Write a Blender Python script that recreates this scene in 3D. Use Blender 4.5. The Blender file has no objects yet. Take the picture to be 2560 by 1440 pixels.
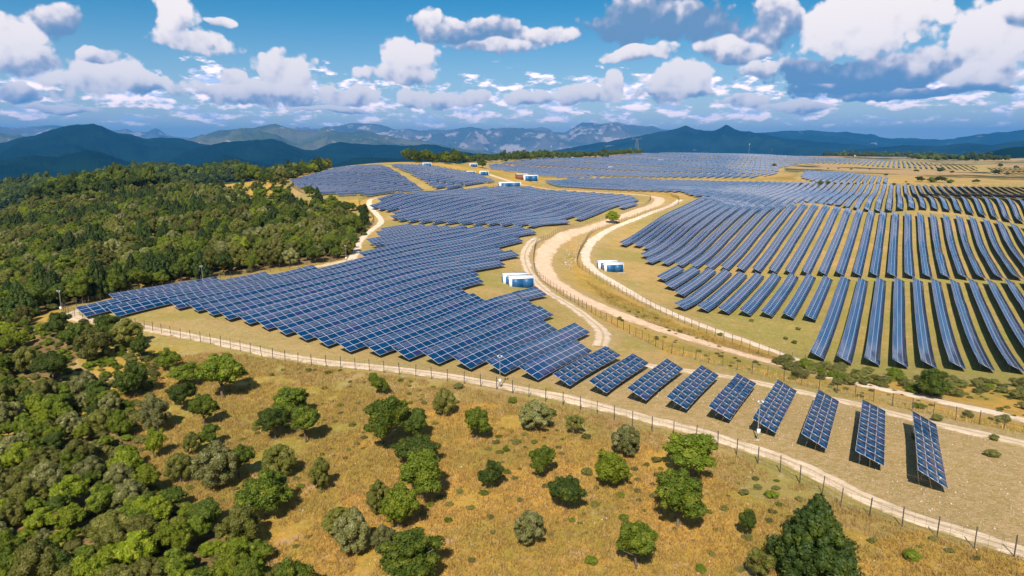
import bpy, math, random
import numpy as np
from mathutils import Matrix, Vector

rng = np.random.default_rng(7)
random.seed(7)
C = bpy.context.scene.collection
SC = bpy.context.scene

# ------------------------------------------------------------------ camera model
W, HH = 2560.0, 1440.0
F = 24.0 / 36.0 * W
HOR = 370.0
PITCH = math.atan((HH / 2 - HOR) / F)
CZ = 40.0
cp, sp = math.cos(PITCH), math.sin(PITCH)

def ray(u, v):
    du = np.asarray(u, float) - W / 2
    dv = HH / 2 - np.asarray(v, float)
    return du, F * cp + dv * sp, -F * sp + dv * cp

def project(x, y, z):
    z = z - CZ
    fw = y * cp - z * sp
    up = y * sp + z * cp
    fw = np.where(fw < 0.1, 0.1, fw)
    return W / 2 + F * x / fw, HH / 2 - F * up / fw

def px_az(u, v=HOR):
    dx, dy, dz = ray(u, v)
    return np.arctan2(dx, dy)

def px_el(u, v):
    dx, dy, dz = ray(u, v)
    return np.arctan2(dz, np.hypot(dx, dy))

# ------------------------------------------------------------------ numpy noise
_perm = np.random.default_rng(3).random((257, 257))
_perm[256, :] = _perm[0, :]; _perm[:, 256] = _perm[:, 0]
def vnoise(x, y):
    x = np.mod(x, 256.0); y = np.mod(y, 256.0)
    xi = x.astype(int) % 256; yi = y.astype(int) % 256
    fx = x - np.floor(x); fy = y - np.floor(y)
    fx = fx * fx * (3 - 2 * fx); fy = fy * fy * (3 - 2 * fy)
    a = _perm[xi, yi]; b = _perm[xi + 1, yi]; c = _perm[xi, yi + 1]; d = _perm[xi + 1, yi + 1]
    return (a * (1 - fx) + b * fx) * (1 - fy) + (c * (1 - fx) + d * fx) * fy
def fbm(x, y, o=5, ridged=False):
    x = np.asarray(x, float); y = np.asarray(y, float)
    s = 0; a = 0.5; t = 0
    for i in range(o):
        n = vnoise(x + 17.3 * i, y + 31.7 * i)
        if ridged: n = 1 - np.abs(2 * n - 1)
        s = s + a * n; t += a
        x = x * 2.03; y = y * 2.03; a *= 0.5
    return s / t

# ------------------------------------------------------------------ terrain
CP = []
def cpt(u, v, drop):
    dx, dy, dz = ray(u, v)
    r = drop / (-dz / math.hypot(dx, dy))
    CP.append((math.atan2(dx, dy), math.log(r), CZ - drop))
def cpd(u, dist, drop):
    CP.append((float(px_az(u)), math.log(dist), CZ - drop))
for t in [(0,1440,36),(400,1440,35),(800,1440,34),(1280,1440,33),(1700,1440,32.5),(2100,1440,32),(2560,1440,31.5),
          (0,1150,37),(300,1100,36),(700,1100,34.5),(1100,1100,33.5),(1500,1150,33),(1900,1250,32.5),(2300,1330,32),
          (0,900,36),(200,850,34),(500,930,34),
          (170,790,33),(450,775,32.5),(650,850,33),(1000,930,33),(1400,985,33),(1700,1040,33),(2000,1110,33),(2300,1200,33),
          (2500,1200,32.8),(2560,1110,34),
          (1500,880,34.8),(1700,910,35),(1950,970,35),(2300,1040,35),(2560,1075,35),
          (2100,935,39.5),(2300,965,40),(2520,975,40.5),(1850,888,38),
          (2045,905,43),(2255,914,44),(2500,922,44),
          (1700,770,42),(1900,800,43),(2150,760,43.5),(2400,760,43.5),
          (1650,700,41),(1600,662,40),(1870,683,41.5),(2235,695,41.5),(2500,697,41.5),
          (1900,600,36.5),(2235,600,37),(2500,605,37.3),(2100,545,31.5),(2450,550,31.8),
          (1530,612,38.5),(1622,557,34),(1700,520,31),(1782,500,29),(2000,503,28),(2235,508,28),(2560,512,28.5),
          (2000,490,33),(2250,490,33),(2520,490,33),(1900,466,32),(2225,464,32),(2540,466,32),
          (2300,450,30.5),(2540,450,31),(2100,455,30),(2100,425,29),(2150,415,29),(2450,416,30),(2300,407,29),
          (1400,455,30),(1600,450,29.5),(1700,478,30),(1550,474,30),(1900,445,29),(1300,425,25),(1500,400,19.5),(1400,440,28),
          (1700,440,28.5),(1700,386,15.5),(1900,387,16),(1850,410,24),
          (1200,562,31.5),(1000,552,31),(1370,572,32),(1500,505,28.5),(1360,478,26.5),(1100,480,25.5),(950,500,27),(1600,494,29),
          (300,765,32.8),(700,705,33),(1000,620,31.3),(1100,800,33.5),(800,790,32.7),(1200,700,33.2),(1300,780,33.7),(1000,700,32),
          (1340,600,33.5),(1355,660,36),(1400,715,36.8),(1390,600,35),(1510,556,34),(1630,515,31),(1290,460,26),
          (1450,650,37.5),(1475,700,38.5),(1500,770,37.2),(1600,800,38.2),(1750,850,38.8),(1640,770,40),
          (800,487,24),(970,487,24),(770,445,20.5),(850,418,16),(950,413,13.8),(1060,413,13.8),(1150,430,18),(1220,455,22.5),(1200,414,16),
          (0,720,38),(0,620,42),(0,555,45),(200,700,36),(200,620,38),(200,540,39),(400,690,34),(400,600,35),(400,500,33.5),(300,479,33.6),(420,474,31.5),(150,497,36.5),(500,468,29.5),
          (600,610,33),(600,510,29.5),(600,478,28),(750,560,31),(850,600,32),(880,525,29.5),(700,485,26)]:
    cpt(*t)
for u in (1950, 2235, 2560): cpd(u, 405, 35.2)
for u in (1782,): cpd(u, 430, 31.5)
for t in [(-200,700,130),(0,750,140),(300,850,130),(550,760,75),(0,1350,66),(150,1300,56),(330,1350,42),(480,1200,52),(620,1300,40),
          (700,620,24),(780,700,26),(0,3000,330),(400,3000,300),(800,1300,110),(900,800,40),(1000,1500,150),(800,3000,290),(1100,900,24),(1150,1300,70),
          (1300,1250,19),(1500,1350,15.5),(1200,1150,23),(1250,3000,160),(1250,1700,40),(1600,3000,60),(1900,2600,30),(2200,2000,33),(2400,1700,28),(2560,1900,29),
          (2200,4000,70),(2560,4000,75),(0,9000,420),(800,9000,400),(1280,9000,330),(1900,9000,260),(2560,9000,260),
          (0,30000,500),(1280,30000,450),(2560,30000,400),
          (-200,20,38),(1280,20,34),(2700,20,31),(-500,100,38),(3300,100,36),(-500,300,50),(3300,300,40),(3300,1000,36)]:
    cpd(*t)
CP = np.array(CP)
def tps_fit(P, z, lam):
    n = len(P)
    d2 = ((P[:, None, :] - P[None]) ** 2).sum(-1)
    K = 0.5 * d2 * np.log(d2 + 1e-12) + lam * np.eye(n)
    A = np.zeros((n + 3, n + 3)); A[:n, :n] = K
    A[:n, n] = 1; A[:n, n + 1:] = P; A[n, :n] = 1; A[n + 1:, :n] = P.T
    return np.linalg.solve(A, np.concatenate([z, np.zeros(3)]))
# interpolate the *viewing slope* weighted field z in (azimuth, log distance)
_w = tps_fit(CP[:, :2], CP[:, 2], 0.0006)
def tps_eval(a, l):
    out = np.empty(len(a))
    for i in range(0, len(a), 20000):
        q = np.stack([a[i:i+20000], l[i:i+20000]], 1)
        d2 = ((q[:, None, :] - CP[None, :, :2]) ** 2).sum(-1)
        out[i:i+20000] = (0.5 * d2 * np.log(d2 + 1e-12)) @ _w[:len(CP)] + _w[-3] + q @ _w[-2:]
    return out
AZ_IN = np.radians(np.arange(-52, 52.01, 0.2))
AZ_OUT = np.radians(np.arange(56, 304.01, 4))
LR = np.log(np.concatenate([np.geomspace(6, 48, 24)[:-1], np.geomspace(48, 700, 330)[:-1], np.geomspace(700, 2500, 90)[:-1], np.geomspace(2500, 40000, 60)]))
AG, LG = np.meshgrid(AZ_IN, LR, indexing='ij')
ZG = tps_eval(AG.ravel(), LG.ravel()).reshape(AG.shape)
_rr = np.exp(LG)
_x, _y = _rr * np.sin(AG), _rr * np.cos(AG)
ZG += (fbm(_x / 14, _y / 14, 3) - 0.5) * 0.5
ZG += (fbm(_x / 90 + 5, _y / 90, 3) - 0.5) * np.clip((_rr - 700) / 800, 0, 1) * 24 * np.clip((CZ - ZG - 24) / 30, 0, 1)
AZ_ALL = np.concatenate([AZ_IN, AZ_OUT])
tt = (AZ_OUT - AZ_IN[-1]) / (2 * math.pi - (AZ_IN[-1] - AZ_IN[0]))
ZB = ZG[-1][None] * (1 - tt)[:, None] + ZG[0][None] * tt[:, None]
ZALL = np.vstack([ZG, ZB])
_azx = np.concatenate([AZ_ALL, [AZ_IN[0] + 2 * math.pi]]); _zx = np.vstack([ZALL, ZALL[:1]])
def height(x, y):
    x = np.asarray(x, float); y = np.asarray(y, float)
    az = np.arctan2(x, y); az = np.where(az < AZ_IN[0], az + 2 * math.pi, az)
    lr = np.log(np.maximum(np.hypot(x, y), 6.0))
    i = np.clip(np.searchsorted(_azx, az) - 1, 0, len(_azx) - 2)
    j = np.clip(np.searchsorted(LR, lr) - 1, 0, len(LR) - 2)
    a = np.clip((az - _azx[i]) / (_azx[i + 1] - _azx[i]), 0, 1)
    b = np.clip((lr - LR[j]) / (LR[j + 1] - LR[j]), 0, 1)
    return (_zx[i, j] * (1 - a) + _zx[i + 1, j] * a) * (1 - b) + (_zx[i, j + 1] * (1 - a) + _zx[i + 1, j + 1] * a) * b
MR = np.geomspace(25, 6000, 2600)
def hit(u, v):
    dx, dy, dz = ray(float(u), float(v)); h = math.hypot(dx, dy)
    x, y, z = dx / h * MR, dy / h * MR, CZ + dz / h * MR
    below = np.nonzero(z < height(x, y))[0]
    k = below[0] if len(below) else len(MR) - 1
    return float(x[k]), float(y[k])
def hits(L):
    out = []
    for p in L:
        if len(p) == 3:                                        # (pixel column, '', distance)
            a = float(px_az(p[0])); out.append((p[2] * math.sin(a), p[2] * math.cos(a)))
        else: out.append(hit(*p))
    return np.array(out)

def in_poly(px, py, poly):
    px = np.asarray(px, float); py = np.asarray(py, float)
    r = np.zeros(px.shape, bool); n = len(poly)
    for i in range(n):
        x0, y0 = poly[i]; x1, y1 = poly[(i + 1) % n]
        if y0 == y1: continue
        c = ((y0 > py) != (y1 > py)) & (px < (x1 - x0) * (py - y0) / (y1 - y0) + x0)
        r ^= c
    return r

# ------------------------------------------------------------------ object helpers
def mesh_np(name, verts, faces, mats, mat_idx=None, uvs=None, smooth=False):
    """verts (n,3); faces: array (m,4) or (m,3) or a list of such arrays."""
    me = bpy.data.meshes.new(name)
    verts = np.asarray(verts, np.float32)
    fl = faces if isinstance(faces, list) else [faces]
    fl = [np.asarray(f, np.int32) for f in fl if len(f)]
    loops = np.concatenate([f.ravel() for f in fl]); tot = np.concatenate([np.full(len(f), f.shape[1], np.int32) for f in fl])
    start = np.concatenate([[0], np.cumsum(tot)[:-1]]).astype(np.int32)
    me.vertices.add(len(verts)); me.vertices.foreach_set('co', verts.ravel())
    me.loops.add(len(loops)); me.loops.foreach_set('vertex_index', loops)
    me.polygons.add(len(tot)); me.polygons.foreach_set('loop_start', start); me.polygons.foreach_set('loop_total', tot)
    if mat_idx is not None: me.polygons.foreach_set('material_index', np.asarray(mat_idx, np.int32))
    if smooth: me.polygons.foreach_set('use_smooth', np.ones(len(tot), bool))
    if uvs is not None:
        l = me.uv_layers.new(name='UVMap'); l.data.foreach_set('uv', np.asarray(uvs, np.float32).ravel())
    for m in (mats if isinstance(mats, (list, tuple)) else [mats]): me.materials.append(m)
    me.update(calc_edges=True); me.validate()
    return me
def link(name, data, parent=None, loc=None, mat=None):
    o = bpy.data.objects.new(name, data); C.objects.link(o)
    if parent is not None: o.parent = parent
    if mat is not None: o.matrix_basis = mat
    elif loc is not None: o.location = loc
    return o
def tag(o, label=None, cat=None, group=None, kind=None):
    if label: o['label'] = label
    if cat: o['category'] = cat
    if group: o['group'] = group
    if kind: o['kind'] = kind
    return o
CUBE = np.array([(-.5,-.5,-.5),(.5,-.5,-.5),(.5,.5,-.5),(-.5,.5,-.5),(-.5,-.5,.5),(.5,-.5,.5),(.5,.5,.5),(-.5,.5,.5)])
CUBEF = np.array([(0,3,2,1),(4,5,6,7),(0,1,5,4),(1,2,6,5),(2,3,7,6),(3,0,4,7)])
class MB:
    def __init__(s): s.v = []; s.f = []; s.n = 0; s.mi = []
    def add(s, v, f, m=0):
        v = np.asarray(v, float); s.v.append(v); s.f.append(np.asarray(f) + s.n); s.n += len(v); s.mi += [m] * len(f)
    def box(s, c, size, rz=0, m=0):
        v = CUBE * np.array(size)
        ca, sa = math.cos(rz), math.sin(rz)
        v = np.stack([v[:, 0] * ca - v[:, 1] * sa, v[:, 0] * sa + v[:, 1] * ca, v[:, 2]], 1) + np.array(c)
        s.add(v, CUBEF, m)
    def bar(s, a, b, w, m=0, w2=None, sides=4):
        a = np.array(a, float); b = np.array(b, float); d = b - a; L = np.linalg.norm(d)
        if L < 1e-6: return
        d /= L; up = np.array([0, 0, 1.0]) if abs(d[2]) < .95 else np.array([1.0, 0, 0])
        x = np.cross(d, up); x /= np.linalg.norm(x); y = np.cross(d, x)
        w2 = w if w2 is None else w2
        an = np.arange(sides) * 2 * math.pi / sides + math.pi / 4
        r0 = a + (np.cos(an)[:, None] * x + np.sin(an)[:, None] * y) * w * .6
        r1 = b + (np.cos(an)[:, None] * x + np.sin(an)[:, None] * y) * w2 * .6
        f = [(i, (i + 1) % sides, sides + (i + 1) % sides, sides + i) for i in range(sides)]
        s.add(np.vstack([r0, r1]), f, m)
        if sides == 4: s.add(np.vstack([r0, r1]), [(3, 2, 1, 0), (4, 5, 6, 7)], m)
    def mesh(s, name, mats, smooth=False):
        return mesh_np(name, np.vstack(s.v), np.vstack(s.f), mats, s.mi, smooth=smooth)

# ------------------------------------------------------------------ materials
def new_mat(name):
    m = bpy.data.materials.new(name); m.use_nodes = True
    nt = m.node_tree; b = nt.nodes['Principled BSDF']
    return m, nt, b
class G:
    """tiny node-graph builder"""
    def __init__(s, nt): s.nt = nt
    def node(s, t, **k):
        n = s.nt.nodes.new(t)
        for a, b in k.items(): setattr(n, a, b)
        return n
    def put(s, sock, val):
        if hasattr(val, 'is_output'): s.nt.links.new(val, sock)
        else: sock.default_value = val
    def m(s, op, a, b=None, c=None, clamp=False):
        n = s.node('ShaderNodeMath', operation=op, use_clamp=clamp)
        s.put(n.inputs[0], a)
        if b is not None: s.put(n.inputs[1], b)
        if c is not None: s.put(n.inputs[2], c)
        return n.outputs[0]
    def vm(s, op, a, b=None, out=0):
        n = s.node('ShaderNodeVectorMath', operation=op); s.put(n.inputs[0], a)
        if b is not None: s.put(n.inputs[1], b)
        return n.outputs['Value'] if out else n.outputs[0]
    def mix(s, f, a, b, blend='MIX'):
        n = s.node('ShaderNodeMix', data_type='RGBA', blend_type=blend)
        s.put(n.inputs[0], f); s.put(n.inputs[6], a); s.put(n.inputs[7], b); return n.outputs[2]
    def fmix(s, f, a, b):
        n = s.node('ShaderNodeMix', data_type='FLOAT'); s.put(n.inputs[0], f); s.put(n.inputs[2], a); s.put(n.inputs[3], b); return n.outputs[0]
    def noise(s, vec, scale, detail=4, rough=.55, lac=2.0, dist=0):
        n = s.node('ShaderNodeTexNoise'); s.put(n.inputs['Vector'], vec); s.put(n.inputs['Scale'], scale)
        n.inputs['Detail'].default_value = detail; n.inputs['Roughness'].default_value = rough
        n.inputs['Lacunarity'].default_value = lac; n.inputs['Distortion'].default_value = dist
        return n.outputs['Fac']
    def ss(s, x, lo, hi, a=0.0, b=1.0):
        n = s.node('ShaderNodeMapRange', interpolation_type='SMOOTHSTEP'); s.put(n.inputs[0], x)
        for i, q in enumerate((lo, hi, a, b)): s.put(n.inputs[i + 1], q)
        return n.outputs[0]
    def bump(s, h, strength, dist=1.0):
        n = s.node('ShaderNodeBump'); s.put(n.inputs['Height'], h); n.inputs['Strength'].default_value = strength
        n.inputs['Distance'].default_value = dist; return n.outputs[0]
def col(r, g, b): return (r, g, b, 1)
def simple(name, c, rough=.6, metal=0, noise=0.15, scale=3.0):
    m, nt, b = new_mat(name); g = G(nt)
    tc = g.node('ShaderNodeTexCoord').outputs['Object']
    n = g.noise(tc, scale, 4)
    k = g.ss(n, .3, .7, 1 - noise, 1 + noise)
    cc = g.vm('SCALE', col(*c)[:3]); nn = cc.node; nt.links.new(k, nn.inputs['Scale'])
    nt.links.new(cc, b.inputs['Base Color'])
    b.inputs['Roughness'].default_value = rough; b.inputs['Metallic'].default_value = metal
    return m

def ground_mat():
    m, nt, b = new_mat('ground_surface'); g = G(nt)
    pos = g.node('ShaderNodeNewGeometry').outputs['Position']
    at = g.node('ShaderNodeAttribute', attribute_name='zones'); sep = g.node('ShaderNodeSeparateColor'); nt.links.new(at.outputs['Color'], sep.inputs[0])
    mead, fld, forest = sep.outputs[0], sep.outputs[1], sep.outputs[2]
    at2 = g.node('ShaderNodeAttribute', attribute_name='zones_b'); sep2 = g.node('ShaderNodeSeparateColor'); nt.links.new(at2.outputs['Color'], sep2.inputs[0])
    stony, green, farm = sep2.outputs[0], sep2.outputs[1], sep2.outputs[2]
    nl = g.noise(pos, .035, 4); nm = g.noise(pos, .16, 5, .6); nf = g.noise(pos, 1.1, 5, .65); nx = g.noise(pos, 4.5, 4, .75)
    # streaky grass noise
    mp = g.node('ShaderNodeMapping'); nt.links.new(pos, mp.inputs[0]); mp.inputs['Rotation'].default_value = (0, 0, .5); mp.inputs['Scale'].default_value = (2.2, .8, 1)
    ns = g.noise(mp.outputs[0], 2.0, 5, .7)
    meadc = g.mix(g.ss(nm, .36, .66), col(.60,.325,.06), col(.50,.305,.05))
    meadc = g.mix(g.m('MULTIPLY', g.ss(g.m('ADD', nl, g.m('MULTIPLY', nf, .3)), .58, .76), .85), meadc, col(.28,.235,.04))
    meadc = g.mix(g.ss(ns, .45, .8), meadc, col(.60,.37,.14))
    meadc = g.mix(g.m('MULTIPLY', g.ss(g.noise(pos, .3, 5, .65), .60, .68), .8), meadc, col(.58,.38,.23))
    fldc = g.mix(g.ss(nm, .35, .65), col(.55,.345,.135), col(.46,.30,.09))
    fldc = g.mix(g.ss(g.m('ADD', nl, g.m('MULTIPLY', nf, .25)), .5, .72), fldc, col(.36,.285,.075))
    fldc = g.mix(g.m('MULTIPLY', g.ss(g.noise(pos, .22, 5, .7), .55, .68), .7), fldc, col(.50,.33,.18))
    fldc = g.mix(g.m('MULTIPLY', g.ss(g.noise(pos, .13, 5, .7), .52, .66), .6), fldc, col(.40,.22,.09))
    fldc = g.mix(g.m('MULTIPLY', green, g.ss(nf, .3, .65)), fldc, col(.29,.26,.055))
    fldc = g.mix(g.m('MULTIPLY', g.ss(g.noise(pos, .6, 5, .75), .52, .64), .5), fldc, col(.27,.19,.06))
    fldc = g.mix(g.m('MULTIPLY', g.ss(g.noise(pos, .9, 5, .75), .54, .66), .6), fldc, col(.56,.41,.22))
    forc = g.mix(g.ss(nm, .4, .6), col(.22,.125,.06), col(.34,.20,.085))
    forc = g.mix(g.ss(nf, .45, .65), forc, col(.16,.15,.035))
    stc = g.mix(g.ss(nf, .35, .62), col(.52,.345,.165), col(.40,.28,.10))
    stc = g.mix(g.ss(nx, .54, .66), stc, col(.66,.47,.28))
    # far land: fields and woods in patches
    vo = g.node('ShaderNodeTexVoronoi'); g.put(vo.inputs['Vector'], pos); vo.inputs['Scale'].default_value = .0032
    sv = g.node('ShaderNodeSeparateColor'); nt.links.new(vo.outputs['Color'], sv.inputs[0])
    farc = g.mix(g.ss(sv.outputs[0], .35, .6), col(.42,.27,.13), col(.29,.23,.10))
    farc = g.mix(g.ss(g.noise(pos, .006, 6, .65), .52, .58), farc, col(.035,.05,.02))
    valley = g.mix(g.ss(g.noise(pos, .012, 6, .7), .4, .65), col(.02,.035,.014), col(.05,.07,.025))
    meadc = g.mix(g.m('MULTIPLY', g.ss(g.noise(pos, .09, 5, .65), .50, .62), .75), meadc, col(.34,.27,.045))
    meadc = g.mix(g.m('MULTIPLY', g.ss(g.noise(pos, .42, 5, .7), .52, .64), .32), meadc, col(.27,.15,.035))
    meadc = g.mix(g.m('MULTIPLY', g.ss(g.noise(pos, .75, 5, .75), .55, .66), .55), meadc, col(.60,.40,.20))
    c = g.mix(mead, farc, meadc); c = g.mix(farm, c, valley)
    c = g.mix(fld, c, fldc); c = g.mix(stony, c, stc); c = g.mix(forest, c, forc)
    c = g.mix(g.m('MULTIPLY', g.ss(nx, .3, .5, 1, 0), .45), c, g.mix(.5, c, col(.05,.035,.015)))
    nt.links.new(c, b.inputs['Base Color']); b.inputs['Roughness'].default_value = .95; b.inputs['Specular IOR Level'].default_value = .1
    h = g.m('ADD', g.m('MULTIPLY', ns, .5), g.m('MULTIPLY', nx, .25))
    nt.links.new(g.bump(h, .9, .55), b.inputs['Normal'])
    return m
def road_mat(name, base, alt, edge, gap=.0):
    m, nt, b = new_mat(name); g = G(nt)
    pos = g.node('ShaderNodeNewGeometry').outputs['Position']
    uv = g.node('ShaderNodeUVMap').outputs[0]; s = g.node('ShaderNodeSeparateXYZ'); nt.links.new(uv, s.inputs[0])
    across = s.outputs[0]
    n = g.noise(pos, .5, 5, .65); n2 = g.noise(pos, 3.5, 4, .7)
    c = g.mix(g.ss(n, .35, .65), col(*base), col(*alt))
    d = g.m('ABSOLUTE', g.m('SUBTRACT', across, .5))
    mid = g.m('MULTIPLY', g.ss(g.m('ADD', d, g.m('MULTIPLY', g.m('SUBTRACT', n2, .5), .35)), .10, .02, 0, 1), gap)
    ed = g.ss(g.m('ADD', d, g.m('MULTIPLY', g.m('SUBTRACT', n, .5), .7)), .33, .46)
    c = g.mix(g.m('MAXIMUM', mid, ed), c, col(*edge))
    c = g.mix(g.ss(n2, .62, .75), c, g.mix(.5, c, col(*edge)))
    nt.links.new(c, b.inputs['Base Color']); b.inputs['Roughness'].default_value = .95; b.inputs['Specular IOR Level'].default_value = .1
    nt.links.new(g.bump(n2, .5, .1), b.inputs['Normal'])
    return m
def panel_mat():
    m, nt, b = new_mat('solar_glass'); g = G(nt)
    uv = g.node('ShaderNodeUVMap').outputs[0]; s = g.node('ShaderNodeSeparateXYZ'); nt.links.new(uv, s.inputs[0])
    u, v = s.outputs[0], s.outputs[1]
    fu = g.m('FRACT', u); fv = g.m('FRACT', v)
    du = g.m('MULTIPLY', g.m('MINIMUM', fu, g.m('SUBTRACT', 1.0, fu)), 2.0)
    dv = g.m('MINIMUM', fv, g.m('SUBTRACT', 1.0, fv))
    frame = g.m('LESS_THAN', g.m('MINIMUM', g.m('MULTIPLY', du, .72), dv), .026)
    # silicon cells : 10 x 6 with fine gaps
    cu = g.m('FRACT', g.m('MULTIPLY', fu, 10.0)); cv = g.m('FRACT', g.m('MULTIPLY', fv, 6.0))
    cl = g.m('LESS_THAN', g.m('MINIMUM', g.m('MINIMUM', cu, g.m('SUBTRACT', 1.0, cu)), g.m('MINIMUM', cv, g.m('SUBTRACT', 1.0, cv))), .035)
    wn = g.node('ShaderNodeTexWhiteNoise', noise_dimensions='3D'); cx = g.node('ShaderNodeCombineXYZ')
    oi = g.node('ShaderNodeObjectInfo').outputs['Random']
    nt.links.new(g.m('FLOOR', u), cx.inputs[0]); nt.links.new(g.m('FLOOR', v), cx.inputs[1]); nt.links.new(oi, cx.inputs[2]); nt.links.new(cx.outputs[0], wn.inputs[0])
    c = g.mix(wn.outputs[0], col(.001,.032,.090), col(.004,.046,.130))
    c = g.mix(g.ss(wn.outputs[0], .82, .9), c, col(.016,.032,.12))
    c = g.mix(g.m('MULTIPLY', cl, .22), c, col(.04,.11,.26))
    c = g.mix(frame, c, col(.60,.55,.60))
    nt.links.new(c, b.inputs['Base Color'])
    nt.links.new(g.fmix(frame, .12, .5), b.inputs['Roughness'])
    b.inputs['IOR'].default_value = 1.5
    return m
def leaf_mat(name, c1, c2, c3):
    m, nt, b = new_mat(name); g = G(nt)
    tc = g.node('ShaderNodeTexCoord').outputs['Object']; oi = g.node('ShaderNodeObjectInfo').outputs['Random']
    n = g.noise(tc, 5.0, 3)
    c = g.mix(oi, col(*c1), col(*c2)); c = g.mix(g.ss(n, .45, .7), c, col(*c3))
    n2 = g.noise(tc, 30.0, 2)
    k = g.m('MULTIPLY', g.ss(n2, .3, .7, .88, 1.5), g.m('MULTIPLY_ADD', g.m('FRACT', g.m('MULTIPLY', oi, 17.3)), .65, .70))
    sc = g.vm('SCALE', c); nt.links.new(k, sc.node.inputs['Scale'])
    nt.links.new(sc, b.inputs['Base Color']); b.inputs['Roughness'].default_value = .55; b.inputs['Specular IOR Level'].default_value = .25
    tr = g.node('ShaderNodeBsdfTranslucent'); nt.links.new(sc, tr.inputs[0])
    mx = g.node('ShaderNodeMixShader'); mx.inputs[0].default_value = .3
    nt.links.new(b.outputs[0], mx.inputs[1]); nt.links.new(tr.outputs[0], mx.inputs[2])
    nt.links.new(mx.outputs[0], nt.nodes['Material Output'].inputs[0])
    return m
def mountain_mat(name, wood, wood2, rock, rock_amt, scale):
    m, nt, b = new_mat(name); g = G(nt)
    geo = g.node('ShaderNodeNewGeometry'); pos = geo.outputs['Position']
    sx = g.node('ShaderNodeSeparateXYZ'); nt.links.new(geo.outputs['Normal'], sx.inputs[0])
    n = g.noise(pos, scale, 8, .62); n2 = g.noise(pos, scale * 5, 6, .65)
    mp = g.node('ShaderNodeMapping'); nt.links.new(pos, mp.inputs[0]); mp.inputs['Scale'].default_value = (1, .5, 2.2)
    n3 = g.noise(mp.outputs[0], scale * 2.2, 8, .7)
    c = g.mix(g.ss(n, .4, .62), col(*wood), col(*wood2))
    steep = g.ss(sx.outputs[2], .92, .55)
    rk = g.m('MULTIPLY', g.ss(g.m('ADD', n3, g.m('MULTIPLY', steep, .12)), .72 - rock_amt * .3, .80 - rock_amt * .3), 1.0)
    c = g.mix(rk, c, col(*rock))
    nt.links.new(c, b.inputs['Base Color']); b.inputs['Roughness'].default_value = 1; b.inputs['Specular IOR Level'].default_value = 0
    nt.links.new(g.bump(n2, .6, 60.0), b.inputs['Normal'])
    return m
M = {}
M['ground'] = ground_mat()
M['road'] = road_mat('dirt_road_surface', (.76,.53,.355), (.66,.44,.28), (.50,.31,.16))
M['track'] = road_mat('stony_track_surface', (.72,.54,.38), (.58,.43,.29), (.38,.28,.13), .75)
M['pale'] = road_mat('pale_track_surface', (.78,.61,.45), (.68,.52,.37), (.44,.30,.16))
M['panel'] = panel_mat()
M['alu'] = simple('aluminium', (.45,.44,.43), .45, .6)
M['back'] = simple('panel_backing', (.05,.05,.055), .6)
M['steel'] = simple('galvanised_steel', (.24,.24,.24), .5, .5)
M['white'] = simple('white_render', (.78,.77,.75), .7, 0, .05)
M['blue'] = simple('blue_paint', (.012,.105,.26), .45, 0, .08)
M['concrete'] = simple('concrete', (.46,.40,.33), .9)
M['post'] = simple('fence_steel', (.075,.065,.055), .7)
M['wire'] = simple('wire_steel', (.14,.115,.09), .6)
M['rust'] = simple('brown_cladding', (.20,.075,.05), .8)
M['bark'] = simple('bark', (.15,.11,.08), .95, 0, .3, 8)
M['rockpile'] = simple('rocks', (.48,.37,.26), .95, 0, .25, 2)
M['oak'] = leaf_mat('oak_leaves', (.115,.150,.010), (.080,.115,.009), (.20,.215,.020))
M['dark'] = leaf_mat('dark_leaves', (.065,.092,.010), (.045,.070,.009), (.115,.135,.016))
M['grey'] = leaf_mat('grey_green_leaves', (.19,.185,.055), (.15,.150,.040), (.32,.30,.13))
M['lime'] = leaf_mat('yellow_green_leaves', (.19,.225,.010), (.14,.18,.009), (.28,.29,.025))
M['pine'] = leaf_mat('pine_needles', (.040,.066,.010), (.032,.052,.010), (.085,.110,.012))
M['olive'] = leaf_mat('olive_leaves', (.135,.135,.020), (.105,.108,.017), (.22,.20,.05))
M['scrub'] = leaf_mat('scrub_leaves', (.15,.145,.035), (.12,.125,.028), (.23,.20,.06))
M['straw'] = leaf_mat('dry_grass', (.42,.255,.08), (.36,.24,.06), (.50,.33,.13))

# ------------------------------------------------------------------ pixel-traced outlines, laid on the terrain
FIELD_A = [(205,802),(262,802),(446,776),(490,787),(527,797),(566,808),(615,818),(663,832),(703,844),(751,858),(803,873),(854,886),(920,893),(985,902),(1050,912),(1115,922),(1185,934),(1262,944),(1330,957),(1400,974),(1485,992),(1590,1011),(1690,1034),(1805,1062),(1925,1098),(2048,1138),(2192,1184),(2352,1240),(2400,1215),
           (2338,1086),(2215,1045),(2090,1016),(1980,990),(1875,972),(1775,950),(1680,932),(1600,912),(1520,898),(1462,886),(1492,842),(1425,832),(1355,824),(1374,780),(1330,772),(1364,735),(1300,742),(1222,764),(1172,740),(1228,718),(1172,702),(1298,645),(1250,632),(1345,588),(1300,576),(1212,577),(1122,576),(1020,572),(944,590),(952,602),(923,614),(936,625),(968,625),(909,648),(903,662),(700,702),(680,696),(560,713),(400,738),(287,756),(285,768),(197,786)]
FIELD_B = [(937,508),(960,511),(927,526),(962,533),(1010,532),(977,548),(984,556),(1040,562),(1212,567),(1272,571),(1336,574),(1370,577),(1436,552),(1450,558),(1547,522),(1560,530),(1603,508),(1580,496),(1475,488),(1360,482),(1330,474),(1257,472),(1150,480),(1062,488),(1025,490)]
FIELD_C = [(727,457),(742,472),(794,485),(802,492),(865,492),(967,490),(1062,479),(955,416),(850,422),(809,435)]
FIELD_D = [(972,416),(1060,416),(1125,426),(1200,439),(1238,458),(1172,471),(1117,476),(1089,475)]
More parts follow.
